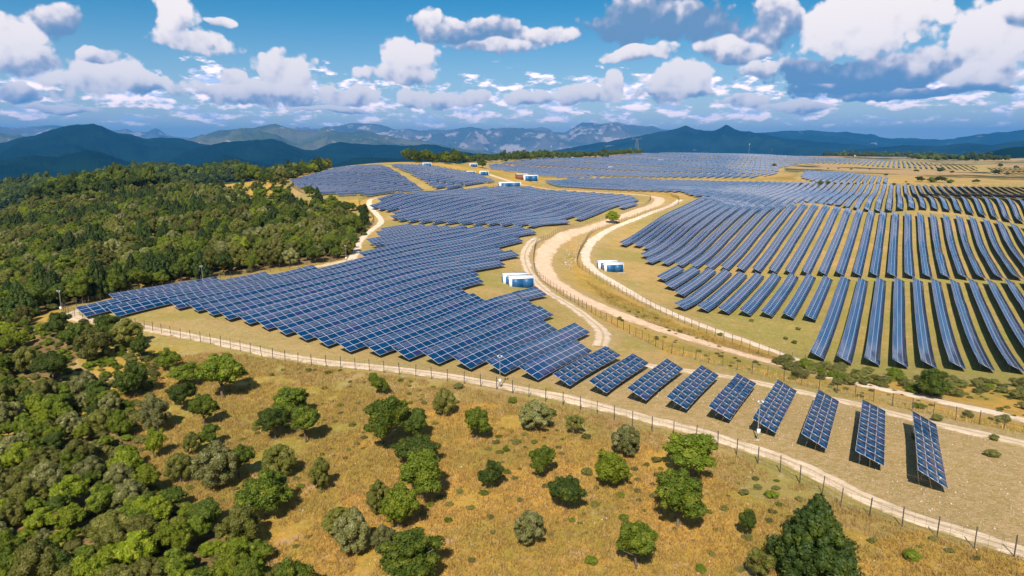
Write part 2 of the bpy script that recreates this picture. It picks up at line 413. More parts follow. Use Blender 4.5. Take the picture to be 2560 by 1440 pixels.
FIELD_E = [(1362,458),(1397,469),(1437,471),(1550,478),(1665,482),(1702,483),(1732,494),(1775,497),(1830,'',402),(2000,'',398),(2235,'',398),(2700,'',402),(2700,468),(2560,468),(2225,464),(1840,457),(1662,453),(1550,448),(1425,449)]
FIELD_F = [(1530,614),(1572,622),(1614,621),(1608,662),(1657,667),(1698,672),(1785,679),(1870,685),(2000,692),(2235,699),(2700,702),(2760,560),(2700,'',372),(2235,'',374),(1900,'',378),(1785,496),(1724,515),(1625,562)]
FIELD_G = [(1640,722),(1700,732),(1692,776),(1747,782),(1802,788),(1913,797),(2032,808),(2044,910),(2122,914),(2263,924),(2410,930),(2560,938),(2800,950),(2800,716),(2560,711),(2250,707),(2100,703),(1990,698),(1850,690),(1759,682),(1680,676)]
FIELD_H = [(1224,416),(1350,399),(1500,394),(1580,388),(1650,384),(1840,385),(1938,389),(2093,397),(2262,404),(2445,416),(2445,429),(2346,423),(2191,417),(2121,411),(2020,409),(1980,414),(1952,420),(1944,436),(1890,447),(1700,446),(1500,445),(1342,441),(1225,425)]
FIELD_I = [(2001,447),(2014,429),(2121,434),(2225,448),(2225,460),(2115,462),(2037,458)]
FIELD_J = [(2462,418),(2620,418),(2620,441),(2487,435)]

LW = lambda L: hits(L)
polysW = {k: LW(v) for k, v in dict(A=FIELD_A, B=FIELD_B, C=FIELD_C, D=FIELD_D, E=FIELD_E, F=FIELD_F, G=FIELD_G, H=FIELD_H, I=FIELD_I, J=FIELD_J).items()}

ROAD = [(2010,922),(1925,903),(1850,884),(1760,857),(1660,828),(1590,802),(1520,776),(1450,745),(1400,715),(1367,690),(1356,660),(1362,630),(1390,602),(1440,579),(1510,557),(1580,535),(1630,516),(1653,503),(1643,493),(1600,487),(1500,481),(1400,475),(1340,468),(1290,458),(1250,445),(1222,436)]
ROAD2 = [(2080,945),(2200,972),(2300,992),(2390,1013),(2480,1031),(2560,1052),(2700,1085)]
TRACK_R = [(1700,500),(1690,508),(1655,523),(1600,545),(1540,565),(1490,592),(1467,620),(1462,650),(1482,676),(1530,705),(1580,733),(1640,766),(1700,793),(1800,832),(1900,864),(2010,905)]
TRACK_L = [(1345,596),(1325,610),(1312,632),(1312,655),(1325,684),(1356,723),(1415,758),(1473,797),(1512,833),(1503,868)]
TRACK_FRONT = [(885,648),(700,687),(400,732),(230,765),(172,785),(190,800),(260,806),(330,815),(424,832),(536,853),(659,882),(766,900),(880,914),(1000,926),(1108,939),(1200,955),(1300,973),(1400,993),(1500,1017),(1600,1043),(1700,1068),(1800,1098),(1900,1130),(2000,1163),(2100,1215),(2200,1262),(2300,1300),(2400,1330),(2560,1385),(2720,1440)]
TRACK_R2 = [(1560,905),(1690,925),(1800,938),(1950,970),(2100,1000),(2250,1040),(2400,1075),(2560,1112),(2720,1148)]
TRACK_WL = [(942,495),(918,506),(935,530),(957,550),(945,565),(922,580),(897,603),(892,625),(880,650)]
FENCE1 = [(160,779),(172,790),(240,803),(323,815),(424,841),(536,862),(659,894),(766,913),(824,918),(900,925),(976,935),(1050,943),(1108,953),(1180,963),(1252,976),(1343,999),(1443,1023),(1542,1053),(1647,1085),(1725,1098),(1802,1118),(1839,1138),(1874,1149),(1911,1168),(1948,1180),(1982,1200),(2018,1218),(2055,1233),(2094,1264),(2135,1283),(2178,1295),(2233,1312),(2290,1328),(2347,1347),(2407,1366),(2469,1378),(2532,1392),(2640,1420)]
FENCE2 = [(1340,472),(1450,480),(1560,486),(1610,490),(1628,496),(1625,507),(1605,518),(1560,534),(1500,548),(1440,566),(1390,585),(1345,604),(1336,625),(1333,660),(1340,688),(1370,715),(1420,748),(1480,785),(1560,828),(1620,858),(1672,883),(1733,899),(1800,915),(1873,933),(1952,952),(2031,970),(2117,989),(2208,1010),(2275,1028),(2379,1049),(2491,1070),(2640,1102)]
FENCE3 = [(1330,462),(1440,474),(1560,479),(1670,485),(1688,495),(1702,508),(1680,520),(1625,534),(1567,549),(1500,573),(1477,584),(1455,618),(1441,654),(1446,671),(1475,686),(1520,715),(1571,743),(1630,772),(1688,800),(1750,828),(1830,858),(1920,889),(2012,912)]
FENCE4 = [(158,778),(230,762),(300,746),(400,726),(520,703),(650,684),(760,668),(850,650),(884,628),(888,605),(905,587),(930,565),(937,545),(915,525),(893,513),(908,498),(930,490),(1050,484)]

def resample(P, step):
    P = np.asarray(P, float)
    for _ in range(2):                                         # corner cutting
        Q = [P[0]]
        for a, b in zip(P[:-1], P[1:]): Q += [a * .75 + b * .25, a * .25 + b * .75]
        Q.append(P[-1]); P = np.array(Q)
    d = np.concatenate([[0], np.cumsum(np.hypot(*np.diff(P, axis=0).T))])
    s = np.linspace(0, d[-1], max(2, int(d[-1] / step) + 1))
    return np.stack([np.interp(s, d, P[:, 0]), np.interp(s, d, P[:, 1])], 1)
# zones on the terrain (per vertex, world-anchored)
FOREST = [(-300,560),(0,528),(150,500),(300,480),(450,468),(600,470),(640,500),(700,480),(760,500),(800,515),(870,545),(925,552),(925,575),(885,610),(880,640),(820,655),(700,672),(500,700),(280,742),(150,772),(60,800),(-300,840)]
FOREST_BL = [(-400,780),(60,800),(150,815),(200,870),(120,980),(250,985),(330,1080),(370,1190),(470,1290),(590,1360),(720,1440),(760,1520),(-400,1520)]
WOODC = [(-200,780),(130,795),(330,830),(400,900),(380,1000),(330,1200),(560,1330),(700,1460),(-200,1460)]
def soft(px, py, poly, nz): return in_poly(px + nz[0], py + nz[1], poly).astype(float)
xs = (np.exp(LR)[None] * np.sin(AZ_ALL)[:, None]); ys = (np.exp(LR)[None] * np.cos(AZ_ALL)[:, None])
X, Y, Z = xs.ravel(), ys.ravel(), ZALL.ravel()
R = np.hypot(X, Y); pu, pv = project(X, Y, Z)
pu = np.where(Y > 0, pu, 5000 * np.sign(X))
amp = 900 / np.maximum(R, 40)
nz = ((fbm(X / 9, Y / 9, 3) - .5) * amp * 5, (fbm(X / 9 + 50, Y / 9, 3) - .5) * amp * 2.5)
mead = np.clip(1 - (R - 600) / 400, 0, 1)
fieldm = np.zeros_like(R)
def grow(poly, d):
    c = poly.mean(0); return poly
for k, P in polysW.items():
    n2 = ((fbm(X / 12, Y / 12, 2) - .5) * 8, (fbm(X / 12 + 9, Y / 12, 2) - .5) * 8)
    for dx, dy in ((0, 0), (6, 0), (-6, 0), (0, 8), (0, -8), (9, 9), (-9, -9)):
        fieldm = np.maximum(fieldm, in_poly(X + n2[0] + dx, Y + n2[1] + dy, P))
INNER = [(180,790),(330,812),(536,855),(800,905),(1108,942),(1252,965),(1443,1012),(1647,1070),(1900,1140),(2094,1225),(2290,1320),(2469,1378),(2700,1430),(2700,1110),(2491,1070),(2208,1010),(1873,933),(1672,883),(1480,785),(1340,690),(1336,620),(1440,566),(1620,512),(1610,488),(1360,472),(1200,470),(1060,480),(940,495),(930,520),(950,560),(890,610),(890,650),(560,705),(300,745)]
fieldm = np.maximum(fieldm, soft(pu, pv, INNER, nz))
RIGHTIN = [(1700,500),(1500,580),(1450,650),(1500,700),(1700,805),(2010,915),(2300,960),(2800,985),(2800,470),(1800,470)]
fieldm = np.maximum(fieldm, soft(pu, pv, RIGHTIN, nz) * (R > 70))
forest = np.maximum(soft(pu, pv, FOREST, nz), soft(pu, pv, FOREST_BL, nz)) * (fbm(X / 16, Y / 16, 3) < .68) * (R < 545)
stony = np.maximum(soft(pu, pv, [(1400,985),(1700,1060),(2000,1160),(2200,1260),(2700,1430),(2700,1120),(2300,1030),(1990,990),(1800,945),(1600,905),(1350,940)], nz) * .95,
                   soft(pu, pv, [(1440,700),(1420,650),(1440,590),(1390,610),(1370,650),(1390,690),(1480,740)], nz) * .3)
stony = np.maximum(stony, .8 * soft(pu, pv, [(20,900),(150,870),(230,930),(300,960),(240,1010),(150,1010),(60,960)], nz))
stony = np.maximum(stony, .55 * soft(pu, pv, [(300,805),(600,800),(1000,880),(1400,960),(1250,970),(900,915),(536,855)], nz))
def near_line(L, d):
    P = resample(hits(L), 3.0); out = np.zeros_like(R); sel = (R < 800) & (Y > 0)
    q = np.stack([X[sel], Y[sel]], 1); m_ = np.full(len(q), 1e9)
    for a in range(0, len(q), 20000):
        m_[a:a+20000] = np.sqrt(((q[a:a+20000, None] - P[None]) ** 2).sum(-1)).min(1)
    m_ += (fbm(q[:, 0] / 5, q[:, 1] / 5, 3) - .5) * 7
    out[sel] = np.clip((d - m_) / 2 + .5, 0, 1); return out
for L_, d_ in ((ROAD, 6.5), (TRACK_R, 4.0), (TRACK_L, 3.2), (ROAD2, 4.0), (TRACK_R2, 3.0)):
    stony = np.maximum(stony, .75 * near_line(L_, d_))
green = soft(pu, pv, [(1980,700),(2800,700),(2800,985),(2300,960),(2000,905),(1700,790)], nz) * .8
green = np.maximum(green, .35 * soft(pu, pv, [(1500,700),(1980,700),(1980,905),(1700,820)], nz))
valley = ((np.degrees(np.arctan2(X, Y)) < -2) & (R > 480) & (pu < 560)).astype(float) * np.clip((CZ - Z + 20) / 40, 0, 1)
valley = np.maximum(valley, ((np.degrees(np.arctan2(X, Y)) < -2) & (R > 700)).astype(float) * np.clip((CZ - Z - 26) / 20, 0, 1))
valley = np.maximum(valley, ((R > 3000) * .6))
za = np.stack([mead, fieldm, forest, np.ones_like(R)], 1); zb = np.stack([stony, green, valley, np.ones_like(R)], 1)
nA, nL = len(AZ_ALL), len(LR)
i, j = np.meshgrid(np.arange(nA), np.arange(nL - 1), indexing='ij'); i2 = (i + 1) % nA
faces = np.stack([i * nL + j, i * nL + j + 1, i2 * nL + j + 1, i2 * nL + j], -1).reshape(-1, 4)
Vt = np.stack([X, Y, Z], 1); Vt = np.vstack([Vt, [[0, 0, float(ZALL[:, 0].mean())]]])
cf = np.stack([np.full(nA, nA * nL), np.arange(nA) * nL, ((np.arange(nA) + 1) % nA) * nL], 1)
za = np.vstack([za, za[:1]]); zb = np.vstack([zb, zb[:1]])
me = mesh_np('ground', Vt, [faces, cf], M['ground'], smooth=True)
for nm_, arr in (('zones', za), ('zones_b', zb)):
    a = me.color_attributes.new(nm_, 'FLOAT_COLOR', 'POINT'); a.data.foreach_set('color', arr.astype(np.float32).ravel())
tag(link('ground', me), kind='structure')

# ------------------------------------------------------------------ roads
def ribbon(name, pxs, width, mat, lift, step=1.0, nacross=8):
    P = resample(hits(pxs), step); T = np.gradient(P, axis=0); T /= np.maximum(np.hypot(*T.T), 1e-9)[:, None]
    N = np.stack([T[:, 1], -T[:, 0]], 1); n = len(P)
    s = np.arange(n) * step
    wl = width / 2 * (1 + .22 * (fbm(s / 5, s * 0 + 3, 3) - .5) * 2); wr = width / 2 * (1 + .22 * (fbm(s / 5, s * 0 + 40, 3) - .5) * 2)
    t = np.linspace(-1, 1, nacross + 1)
    off = np.where(t[None] < 0, t[None] * wl[:, None], t[None] * wr[:, None])
    V = P[:, None] + N[:, None] * off[..., None]
    z = height(V[..., 0], V[..., 1]) + lift - (np.abs(t)[None] > .99) * lift * 1.6
    V = np.dstack([V, z]).reshape(-1, 3)
    i, j = np.meshgrid(np.arange(n - 1), np.arange(nacross), indexing='ij'); k = nacross + 1
    f = np.stack([i * k + j, i * k + j + 1, (i + 1) * k + j + 1, (i + 1) * k + j], -1).reshape(-1, 4)
    uv = np.stack([(f % k) / nacross, (f // k) * step / 5.0], -1)
    tag(link(name, mesh_np(name, V, f, mat, uvs=uv, smooth=True)), kind='structure'); return P
ribbon('dirt_road', ROAD, 6.9, M['road'], .12)
ribbon('dirt_path', ROAD2, 4.2, M['pale'], .12)
ribbon('gravel_track', TRACK_R, 4.0, M['pale'], .10)
ribbon('stony_track', TRACK_L, 3.6, M['track'], .10)
ribbon('perimeter_track', TRACK_FRONT, 2.9, M['track'], .09)
ribbon('service_track', TRACK_R2, 3.4, M['track'], .10)
ribbon('woodside_track', TRACK_WL, 3.2, M['pale'], .10)

# ------------------------------------------------------------------ solar rows
ROWAZ = math.atan2(*(lambda d: (d[0], d[1]))(ray(2240, HOR)))
DS = np.array([math.sin(ROWAZ), math.cos(ROWAZ)]); DP = np.array([math.cos(ROWAZ), -math.sin(ROWAZ)])   # along / to the right
CLEN, NUP, PW = 2.05, 3, 1.0
TILT = math.radians(25)
def row_intervals(poly, p):
    s_, p_ = poly @ DS, poly @ DP; xs = []
    n = len(poly)
    for i in range(n):
        a, b = p_[i], p_[(i + 1) % n]
        if (a > p) != (b > p): xs.append(s_[i] + (p - a) / (b - a) * (s_[(i + 1) % n] - s_[i]))
    xs.sort(); return [(xs[i], xs[i + 1]) for i in range(0, len(xs) - 1, 2)]
def row_cols(s0, p, ncol, tilt0, rs, cl=CLEN, pw=PW):
    """edge lines of a row: ncol+1 stations of low-edge and high-edge points, with small mounting differences per section"""
    st = s0 + np.arange(ncol + 1) * cl
    c = DS[None] * st[:, None] + DP[None] * p
    z = height(c[:, 0], c[:, 1])
    k = np.ones(7) / 7
    if ncol > 8: z = np.convolve(np.pad(z, 3, mode='edge'), k, 'valid')
    sec = rs.integers(0, 9); tl = np.empty(ncol + 1); t = tilt0 + rs.normal(0, .012)
    cur = t
    for q in range(ncol + 1):
        if sec <= 0: sec = rs.integers(6, 16); cur = t + rs.normal(0, .034)
        tl[q] = cur; sec -= 1
    w = NUP * pw
    hc = 1.45
    lo = np.column_stack([c + DP[None] * (np.cos(tl) * w / 2)[:, None], z + hc - np.sin(tl) * w / 2])
    hi = np.column_stack([c - DP[None] * (np.cos(tl) * w / 2)[:, None], z + hc + np.sin(tl) * w / 2])
    return c, z, lo, hi
def strip_mesh(lo, hi, origin, uoff, keep=None):
    """panel strip: glass on top, thin aluminium edges, dark back"""
    n = len(lo) - 1; lo = lo - origin; hi = hi - origin
    V = []; up = np.cross(lo[1:] - lo[:-1], hi[:-1] - lo[:-1]); up /= np.linalg.norm(up, axis=1)[:, None]
    up = np.where(up[:, 2:3] < 0, -up, up); upv = np.vstack([up, up[-1:]])
    for r in range(NUP + 1): V.append(lo + (hi - lo) * r / NUP)
    nb = np.vstack([lo - upv * .05, hi - upv * .05])
    V = np.vstack(V + [nb]); m = n + 1; j = np.arange(n)
    F_ = []; UV = []; MI = []
    for r in range(NUP):
        F_.append(np.stack([r * m + j, r * m + j + 1, (r + 1) * m + j + 1, (r + 1) * m + j], 1))
        u0 = j + uoff
        UV.append(np.stack([np.stack([u0 + .0001, np.full(n, r + .0001)], 1), np.stack([u0 + .9999, np.full(n, r + .0001)], 1), np.stack([u0 + .9999, np.full(n, r + .9999)], 1), np.stack([u0 + .0001, np.full(n, r + .9999)], 1)], 1))
        MI += [0] * n
    B = (NUP + 1) * m; full = n
    if keep is not None:
        j = j[keep]; n = len(j); F_ = [f[keep] for f in F_]; UV = [q[keep] for q in UV]; MI = [0] * (NUP * n)
    F_.append(np.stack([B + j, B + m + j, B + m + j + 1, B + j + 1], 1)); MI += [2] * n
    F_.append(np.stack([B + j, B + j + 1, j + 1, j], 1)); MI += [1] * n
    F_.append(np.stack([NUP * m + j, NUP * m + j + 1, B + m + j + 1, B + m + j], 1)); MI += [1] * n
    UV.append(np.zeros((3 * n, 4, 2)))
    e = np.array([[B, 0, NUP * m, B + m], [full, B + full, B + m + full, NUP * m + full]]); F_.append(e); MI += [1, 1]; UV.append(np.zeros((2, 4, 2)))
    return V, np.vstack(F_), MI, np.vstack(UV)
def legs_for(mb, c, z, lo, hi, origin, every=2):
    n = len(c) - 1
    for q in range(0 if n < 3 else 1, n + 1, every):
        leg_pair(mb, c, z, lo, hi, origin, q)
def leg_pair(mb, c, z, lo, hi, origin, q):
    a = lo[q] + (hi[q] - lo[q]) * .22 - origin; b = lo[q] + (hi[q] - lo[q]) * .80 - origin
    ga = np.array([a[0], a[1], z[q] - .25 - origin[2]]); gb = np.array([b[0], b[1], z[q] - .25 - origin[2]])
    a[2] -= .07; b[2] -= .07
    mb.bar(ga, a, .08); mb.bar(gb, b, .08); mb.bar(ga + [0, 0, .5], b - [0, 0, .12], .05)
def rails(mb, lo, hi, origin):
    for t in (.2, .8):
        Q = lo + (hi - lo) * t - origin; Q[:, 2] -= .08
        for q in range(0, len(Q) - 1, 3): mb.bar(Q[q], Q[min(q + 3, len(Q) - 1)], .06)

rs = np.random.default_rng(11)
ALLROWS = []
# field, pitch, minimum columns
SPEC = [('A', 5.5, 5, 0), ('B', 5.7, 5, 0), ('C', 6.2, 5, 0), ('D', 6.2, 5, 0), ('F', 5.0, 6, 0), ('G', 5.0, 5, 0), ('E', 5.0, 5, 0), ('I', 5.4, 4, 0), ('H', 7.6, 5, 1), ('J', 6.5, 5, 1)]
for k, pitch, mincol, far in SPEC:
    poly = polysW[k]; p_ = poly @ DP
    if k == 'A': phase = float(hit(2322, 1150) @ DP) if False else float(np.array(hit(2318, 1160)) @ DP)
    elif k == 'G': phase = float(np.array(hit(2247, 860)) @ DP)
    elif k == 'F': phase = float(np.array(hit(2232, 650)) @ DP)
    else: phase = 0.0
    k0, k1 = math.ceil((p_.min() - phase) / pitch), math.floor((p_.max() - phase) / pitch)
    for n in range(k0, k1 + 1):
        p = phase + n * pitch
        for s0, s1 in row_intervals(poly, p):
            ncol = int((s1 - s0) / CLEN)
            if ncol < mincol: continue
            if k in 'AG' and ncol < 8: ncol = 8
            if far:                                            # service gaps every 95 m
                a = s0
                while a < s1 - 10:
                    b_ = min(s1, (math.floor(a / 95) + 1) * 95 - 8)
                    if b_ - a > 9: ALLROWS.append(dict(f=k, p=p, s0=a, n=int((b_ - a) / CLEN), far=far))
                    a = (math.floor(a / 95) + 1) * 95
                continue
            ALLROWS.append(dict(f=k, p=p, s0=s0, n=ncol, far=far))
FN = dict(A=('main field below the forest', 'main left field'), B=('middle field inside the road loop', 'middle field'), C=('hill field against the dark mountains', 'far left hill field'),
          D=('far hill field right of the bare strip', 'second hill field'), E=('field beyond the crest on the right', 'field beyond the crest'), F=('upper right field', 'upper right field'), G=('lower right field', 'lower right field'), I=('small terrace far on the right', 'small far terrace'))
def ordn(n):
    return str(n) + ('th' if 10 <= n % 100 <= 20 else {1: 'st', 2: 'nd', 3: 'rd'}.get(n % 10, 'th'))
for r in ALLROWS:
    r['c'] = DS * (r['s0'] + r['n'] * CLEN / 2) + DP * r['p']
    u0, v0 = project(*(DS * r['s0'] + DP * r['p']), float(height(*(DS * r['s0'] + DP * r['p']))))
    u1, v1 = project(*(DS * (r['s0'] + r['n'] * CLEN) + DP * r['p']), float(height(*(DS * (r['s0'] + r['n'] * CLEN) + DP * r['p']))))
    r['scr'] = (float(u0), float(v0), float(u1), float(v1)); r['size'] = r['n'] * CLEN * 3 / (np.hypot(*r['c']) ** 2)
    r['vis'] = min(u0, u1) < 2640 and max(u0, u1) > -80 and min(v0, v1) < 1500
ALLROWS = [r for r in ALLROWS if r['vis']]
cand = sorted([r for r in ALLROWS if not r['far']], key=lambda r: -r['size'])
for q, r in enumerate(cand): r['ind'] = q < 300
for k in FN:
    L = sorted([r for r in ALLROWS if r['f'] == k], key=lambda r: (r['p'], r['s0']))
    for q, r in enumerate(L): r['ord'] = q + 1; r['tot'] = len(L)
print('rows', len(ALLROWS), {k: sum(r['f'] == k for r in ALLROWS) for k in 'ABCDEFGHIJ'})

# one shared panel for the free-standing tables at the front
pm = MB(); pm.box((0, 0, 0), (CLEN - .03, PW - .03, .045))
pv_, pf_ = np.vstack(pm.v), np.vstack(pm.f); uvp = np.zeros((6, 4, 2)); uvp[1] = [(0, 0), (.9999, 0), (.9999, .9999), (0, .9999)]
PANEL_ME = mesh_np('solar_panel', pv_, pf_, [M['panel'], M['alu'], M['back']], [2, 0, 1, 1, 1, 1], uvs=uvp)
def build_table(r, label):
    n = r['n']; cl = CLEN
    c, z, lo, hi = row_cols(r['s0'], r['p'], n, TILT, rs)
    org = np.array([c[n // 2, 0], c[n // 2, 1], z[n // 2]])
    e = link('solar_table', None, loc=org); tag(e, label, 'solar panels', 'free-standing solar tables along the front track')
    brk = n // 2 if n > 10 else max(3, int(n * rs.uniform(.35, .65)))
    dt = rs.normal(0, .03)
    for q in range(n):
        a = (lo[q] + lo[q + 1]) / 2; b = (hi[q] + hi[q + 1]) / 2
        xd = (lo[q + 1] - lo[q]); xd /= np.linalg.norm(xd); yd = b - a; yd /= np.linalg.norm(yd); zd = np.cross(xd, yd)
        if zd[2] < 0: xd = -xd; zd = np.cross(xd, yd)
        for k in range(NUP):
            ctr = a + (b - a) * (k + .5) / NUP + zd * .02 - org
            mt = Matrix(((xd[0], yd[0], zd[0], ctr[0]), (xd[1], yd[1], zd[1], ctr[1]), (xd[2], yd[2], zd[2], ctr[2]), (0, 0, 0, 1)))
            link('solar_panel', PANEL_ME, e, mat=mt)
    mb = MB(); rails(mb, lo, hi, org)
    fr = link('support_frame', mb.mesh('support_frame', M['steel']), e)
    for q in range(1, n, 3):
        lg = MB(); leg_pair(lg, c, z, lo, hi, org, q); link('leg', lg.mesh('leg', M['steel']), e)
def build_row(r, label, group):
    c, z, lo, hi = row_cols(r['s0'], r['p'], r['n'], TILT, rs, pw=1.2 if r['f'] in 'AB' else 1.08)
    m = r['n'] // 2; org = np.array([c[m, 0], c[m, 1], z[m]])
    e = link('solar_row', None, loc=org); tag(e, label, 'solar panels', group)
    keep = None
    if r['f'] in 'CD':
        q = np.floor((r['s0'] + np.arange(r['n'] + 1) * CLEN) / 26); keep = q[1:] == q[:-1]
    V, F_, MI, UV = strip_mesh(lo, hi, org, int(rs.integers(0, 500)), keep)
    link('panel_surface', mesh_np('panel_surface', V, F_, [M['panel'], M['alu'], M['back']], MI, UV), e)
    mb = MB(); legs_for(mb, c, z, lo, hi, org, 2 if np.hypot(*r['c']) < 260 else 4); rails(mb, lo, hi, org)
    link('support_frame', mb.mesh('support_frame', M['steel']), e)
A = sorted([r for r in ALLROWS if r['f'] == 'A'], key=lambda r: -r['p'])
tab = []
for r in A:
    if r['n'] <= 12 and r['scr'][0] > 1370: tab.append(r)
for q, r in enumerate(sorted(tab, key=lambda r: -r['p'])):
    r['ind'] = None
    build_table(r, ('short blue solar table nearest the right, standing alone beside the stony track' if q == 0 else
                    '%s short solar table from the right in the line along the front track' % ordn(q + 1)))
restV, restF, restM, restU, nv = [], [], [], [], 0
for r in ALLROWS:
    if r.get('ind') is None and not r['far']: continue
    if r.get('ind'):
        k = r['f']
        label = '%s solar row from the left in the %s' % (ordn(r['ord']), FN[k][0])
        build_row(r, label, 'solar rows of the ' + FN[k][1])
    else:
        far = r['far']; nn = r['n']
        if far:
            step = 5; n5 = max(1, nn // step)
            c, z, lo, hi = row_cols(r['s0'], r['p'], n5, TILT, rs, cl=CLEN * step)
        else: c, z, lo, hi = row_cols(r['s0'], r['p'], nn, TILT, rs)
        V, F_, MI, UV = strip_mesh(lo, hi, np.zeros(3), 0)
        if far: UV = UV * np.array([5.0, 1.0])
        restV.append(V); restF.append(F_ + nv); restM += MI; restU.append(UV); nv += len(V)
if nv:
    tag(link('distant_solar_rows', mesh_np('distant_solar_rows', np.vstack(restV), np.vstack(restF), [M['panel'], M['alu'], M['back']], restM, np.vstack(restU))),
        'distant blue grey solar rows covering the plateau out to the skyline', 'solar panels', kind='stuff')

# ------------------------------------------------------------------ fences
def fence(name, pxs, label, h=1.9, step=2.6, th=.09):
    P = resample(hits(pxs), step); Zf = height(P[:, 0], P[:, 1]); P3 = np.column_stack([P, Zf])
    org = P3[len(P3) // 2].copy(); e = link(name, None, loc=org); tag(e, label, 'fence')
    vis = []
    for q, p in enumerate(P3):
        u, v = project(*p); vis.append((0 if (-20 < u < 2580 and v < 1460) else 1, math.hypot(p[0], p[1]), q))
    order = [q for _, _, q in sorted(vis)]; keep = set(order[:100])
    mb0 = MB(); mb0.bar((0, 0, -.4), (0, 0, h), th); pme = mb0.mesh('post', M['post'])
    rest = MB(); cnt = 0
    for q, p in enumerate(P3):
        o = p - org
        if q in keep:
            t = link('post', pme, e, loc=o); t.rotation_euler = (rs.normal(0, .02), rs.normal(0, .02), rs.uniform(0, 3))
        else: rest.bar(o - [0, 0, .4], o + [0, 0, h], th); cnt += 1
    if cnt: tag(link('post', rest.mesh('post', M['post']), e), kind='stuff')
    w = MB()
    for a, b in zip(P3[:-1], P3[1:]):
        for t in (.12, .5, .9, 1.28, 1.66):
            w.bar(a - org + [0, 0, t * h / 1.9], b - org + [0, 0, t * h / 1.9], .016)
        for m_ in (.33, .66): 
            c0 = a + (b - a) * m_ - org; w.bar(c0 + [0, 0, .1], c0 + [0, 0, h * .9], .014)
    link('wire', w.mesh('wire', M['wire']), e)
fence('perimeter_fence', FENCE1, 'wire fence with dark posts between the golden meadow and the front track')
fence('roadside_fence', FENCE2, 'wire fence on the left side of the curving dirt road, around the middle field')
fence('roadside_fence', FENCE3, 'wire fence on the right side of the dirt road, along the pale gravel track')
fence('woodland_fence', FENCE4, 'wire fence at the forest edge behind the main solar field')
fence('hill_fence', [(700,452),(735,470),(770,492),(850,497),(900,498),(1000,494),(1100,484),(1230,470),(1280,466)], 'thin fence below the far left hill field of panels')

# ------------------------------------------------------------------ transformer buildings
def station(x, y, rz, L, D, H, label, side_door=True):
    z = float(min(height(x + a, y + b) for a in (-2, 2) for b in (-2, 2))) + .1
    e = link('transformer_building', None, loc=(x, y, z)); e.rotation_euler = (0, 0, rz); tag(e, label, 'building', 'white transformer buildings')
    b = MB(); b.box((0, 0, H / 2), (L, D, H)); link('wall', b.mesh('wall', M['white']), e)
    b = MB(); b.box((0, 0, H + .075), (L + .14, D + .14, .15)); link('roof', b.mesh('roof', M['white']), e)
    b = MB(); b.box((0, 0, -.3), (L + .9, D + .9, .6)); link('foundation', b.mesh('foundation', M['concrete']), e)
    w = L * .435
    for s in (-1, 1):
        b = MB(); b.box((s * (w / 2 + .008) + .12, -D / 2 - .03, H * .47), (w, .06, H * .86))
        for q in range(9): b.box((s * (w / 2 + .02) + .12, -D / 2 - .065, H * (.12 + q * .085)), (w * .92, .02, .04))
        d = link('door', b.mesh('door', M['blue']), e)
        b = MB(); b.box((s * .28 + .12, -D / 2 - .10, H * .47), (.04, .05, .3)); link('handle', b.mesh('handle', M['steel']), d)
    if side_door:
        b = MB(); b.box((-L / 2 - .03, D * .08, H * .44), (.06, .95, H * .8)); link('door', b.mesh('door', M['blue']), e)
    return e
RZ = math.radians(13)
def twin(u, v, s, la, lb, H=2.9, L=6.4):
    x, y = hit(u, v); D = 2.6 * s
    station(x, y + D / 2, RZ, L * s, D, H * s, la)
    ox, oy = -.9 * s, D + .55
    x2 = x + ox * math.cos(RZ) - oy * math.sin(RZ); y2 = y + D / 2 + ox * math.sin(RZ) + oy * math.cos(RZ)
    station(x2, y2, RZ, L * s, D, H * s, lb)
twin(1303, 719, 1, 'white blue-doored block building left of the road, front one of its pair', 'white block building left of the road, half hidden behind its front twin')
twin(1534, 681, 1, 'white blue-doored block building right of the road, front one of its pair', 'white block building right of the road, half hidden behind its front twin')
x, y = hit(1326, 453); station(x, y, RZ, 11.5, 5, 5.0, 'white building with blue front beside the far end of the dirt road')
x, y = hit(1274, 470); station(x, y + 2, RZ, 14, 5, 3.6, 'long low white and blue building behind the middle solar field')
for u, v, L, H, lab in ((1068, 417, 7, 3.2, 'small white building on the skyline right of the hill field'), (1184, 417, 7, 3, 'small white building beside the round tree near the skyline'),
                        (1177, 435, 7, 2.4, 'small low white building at the upper edge of the second hill field'), (1210, 438, 7, 3.5, 'small white building at the gate of the dirt road'),
                        (1428, 397, 8, 2.4, 'tiny white building at the upper edge of the far plateau rows'), (1526, 421, 5, 2.0, 'tiny white building on the pale clearing among the far rows'), (1652, 403, 9, 2.2, 'tiny white building amid the farthest rows, left of centre skyline')):
    x, y = hit(u, v); station(x, y, RZ * .5, L, 4, H, lab)
x, y = hit(1304, 449); z = float(height(x, y)); e = link('brown_shed', None, loc=(x, y, z)); e.rotation_euler = (0, 0, RZ)
tag(e, 'brown shed with a low pitched roof left of the far white building', 'shed')
b = MB(); b.box((0, 0, 1.9), (9, 5, 4.2)); link('wall', b.mesh('wall', M['rust']), e)
b = MB(); b.add([(-4.8,-2.9,3.95),(4.8,-2.9,3.95),(4.8,2.9,3.95),(-4.8,2.9,3.95),(-4.8,0,5.0),(4.8,0,5.0)], [(0,1,5,4),(2,3,4,5)]); b.add([(-4.8,-2.9,3.95),(-4.8,2.9,3.95),(-4.8,0,5.0),(4.8,-2.9,3.95),(4.8,2.9,3.95),(4.8,0,5)], [(0,2,1,1),(3,4,5,5)][:0] or [(0,1,2,2)][:0] or np.zeros((0,4),int)); link('roof', b.mesh('roof', M['concrete']), e)

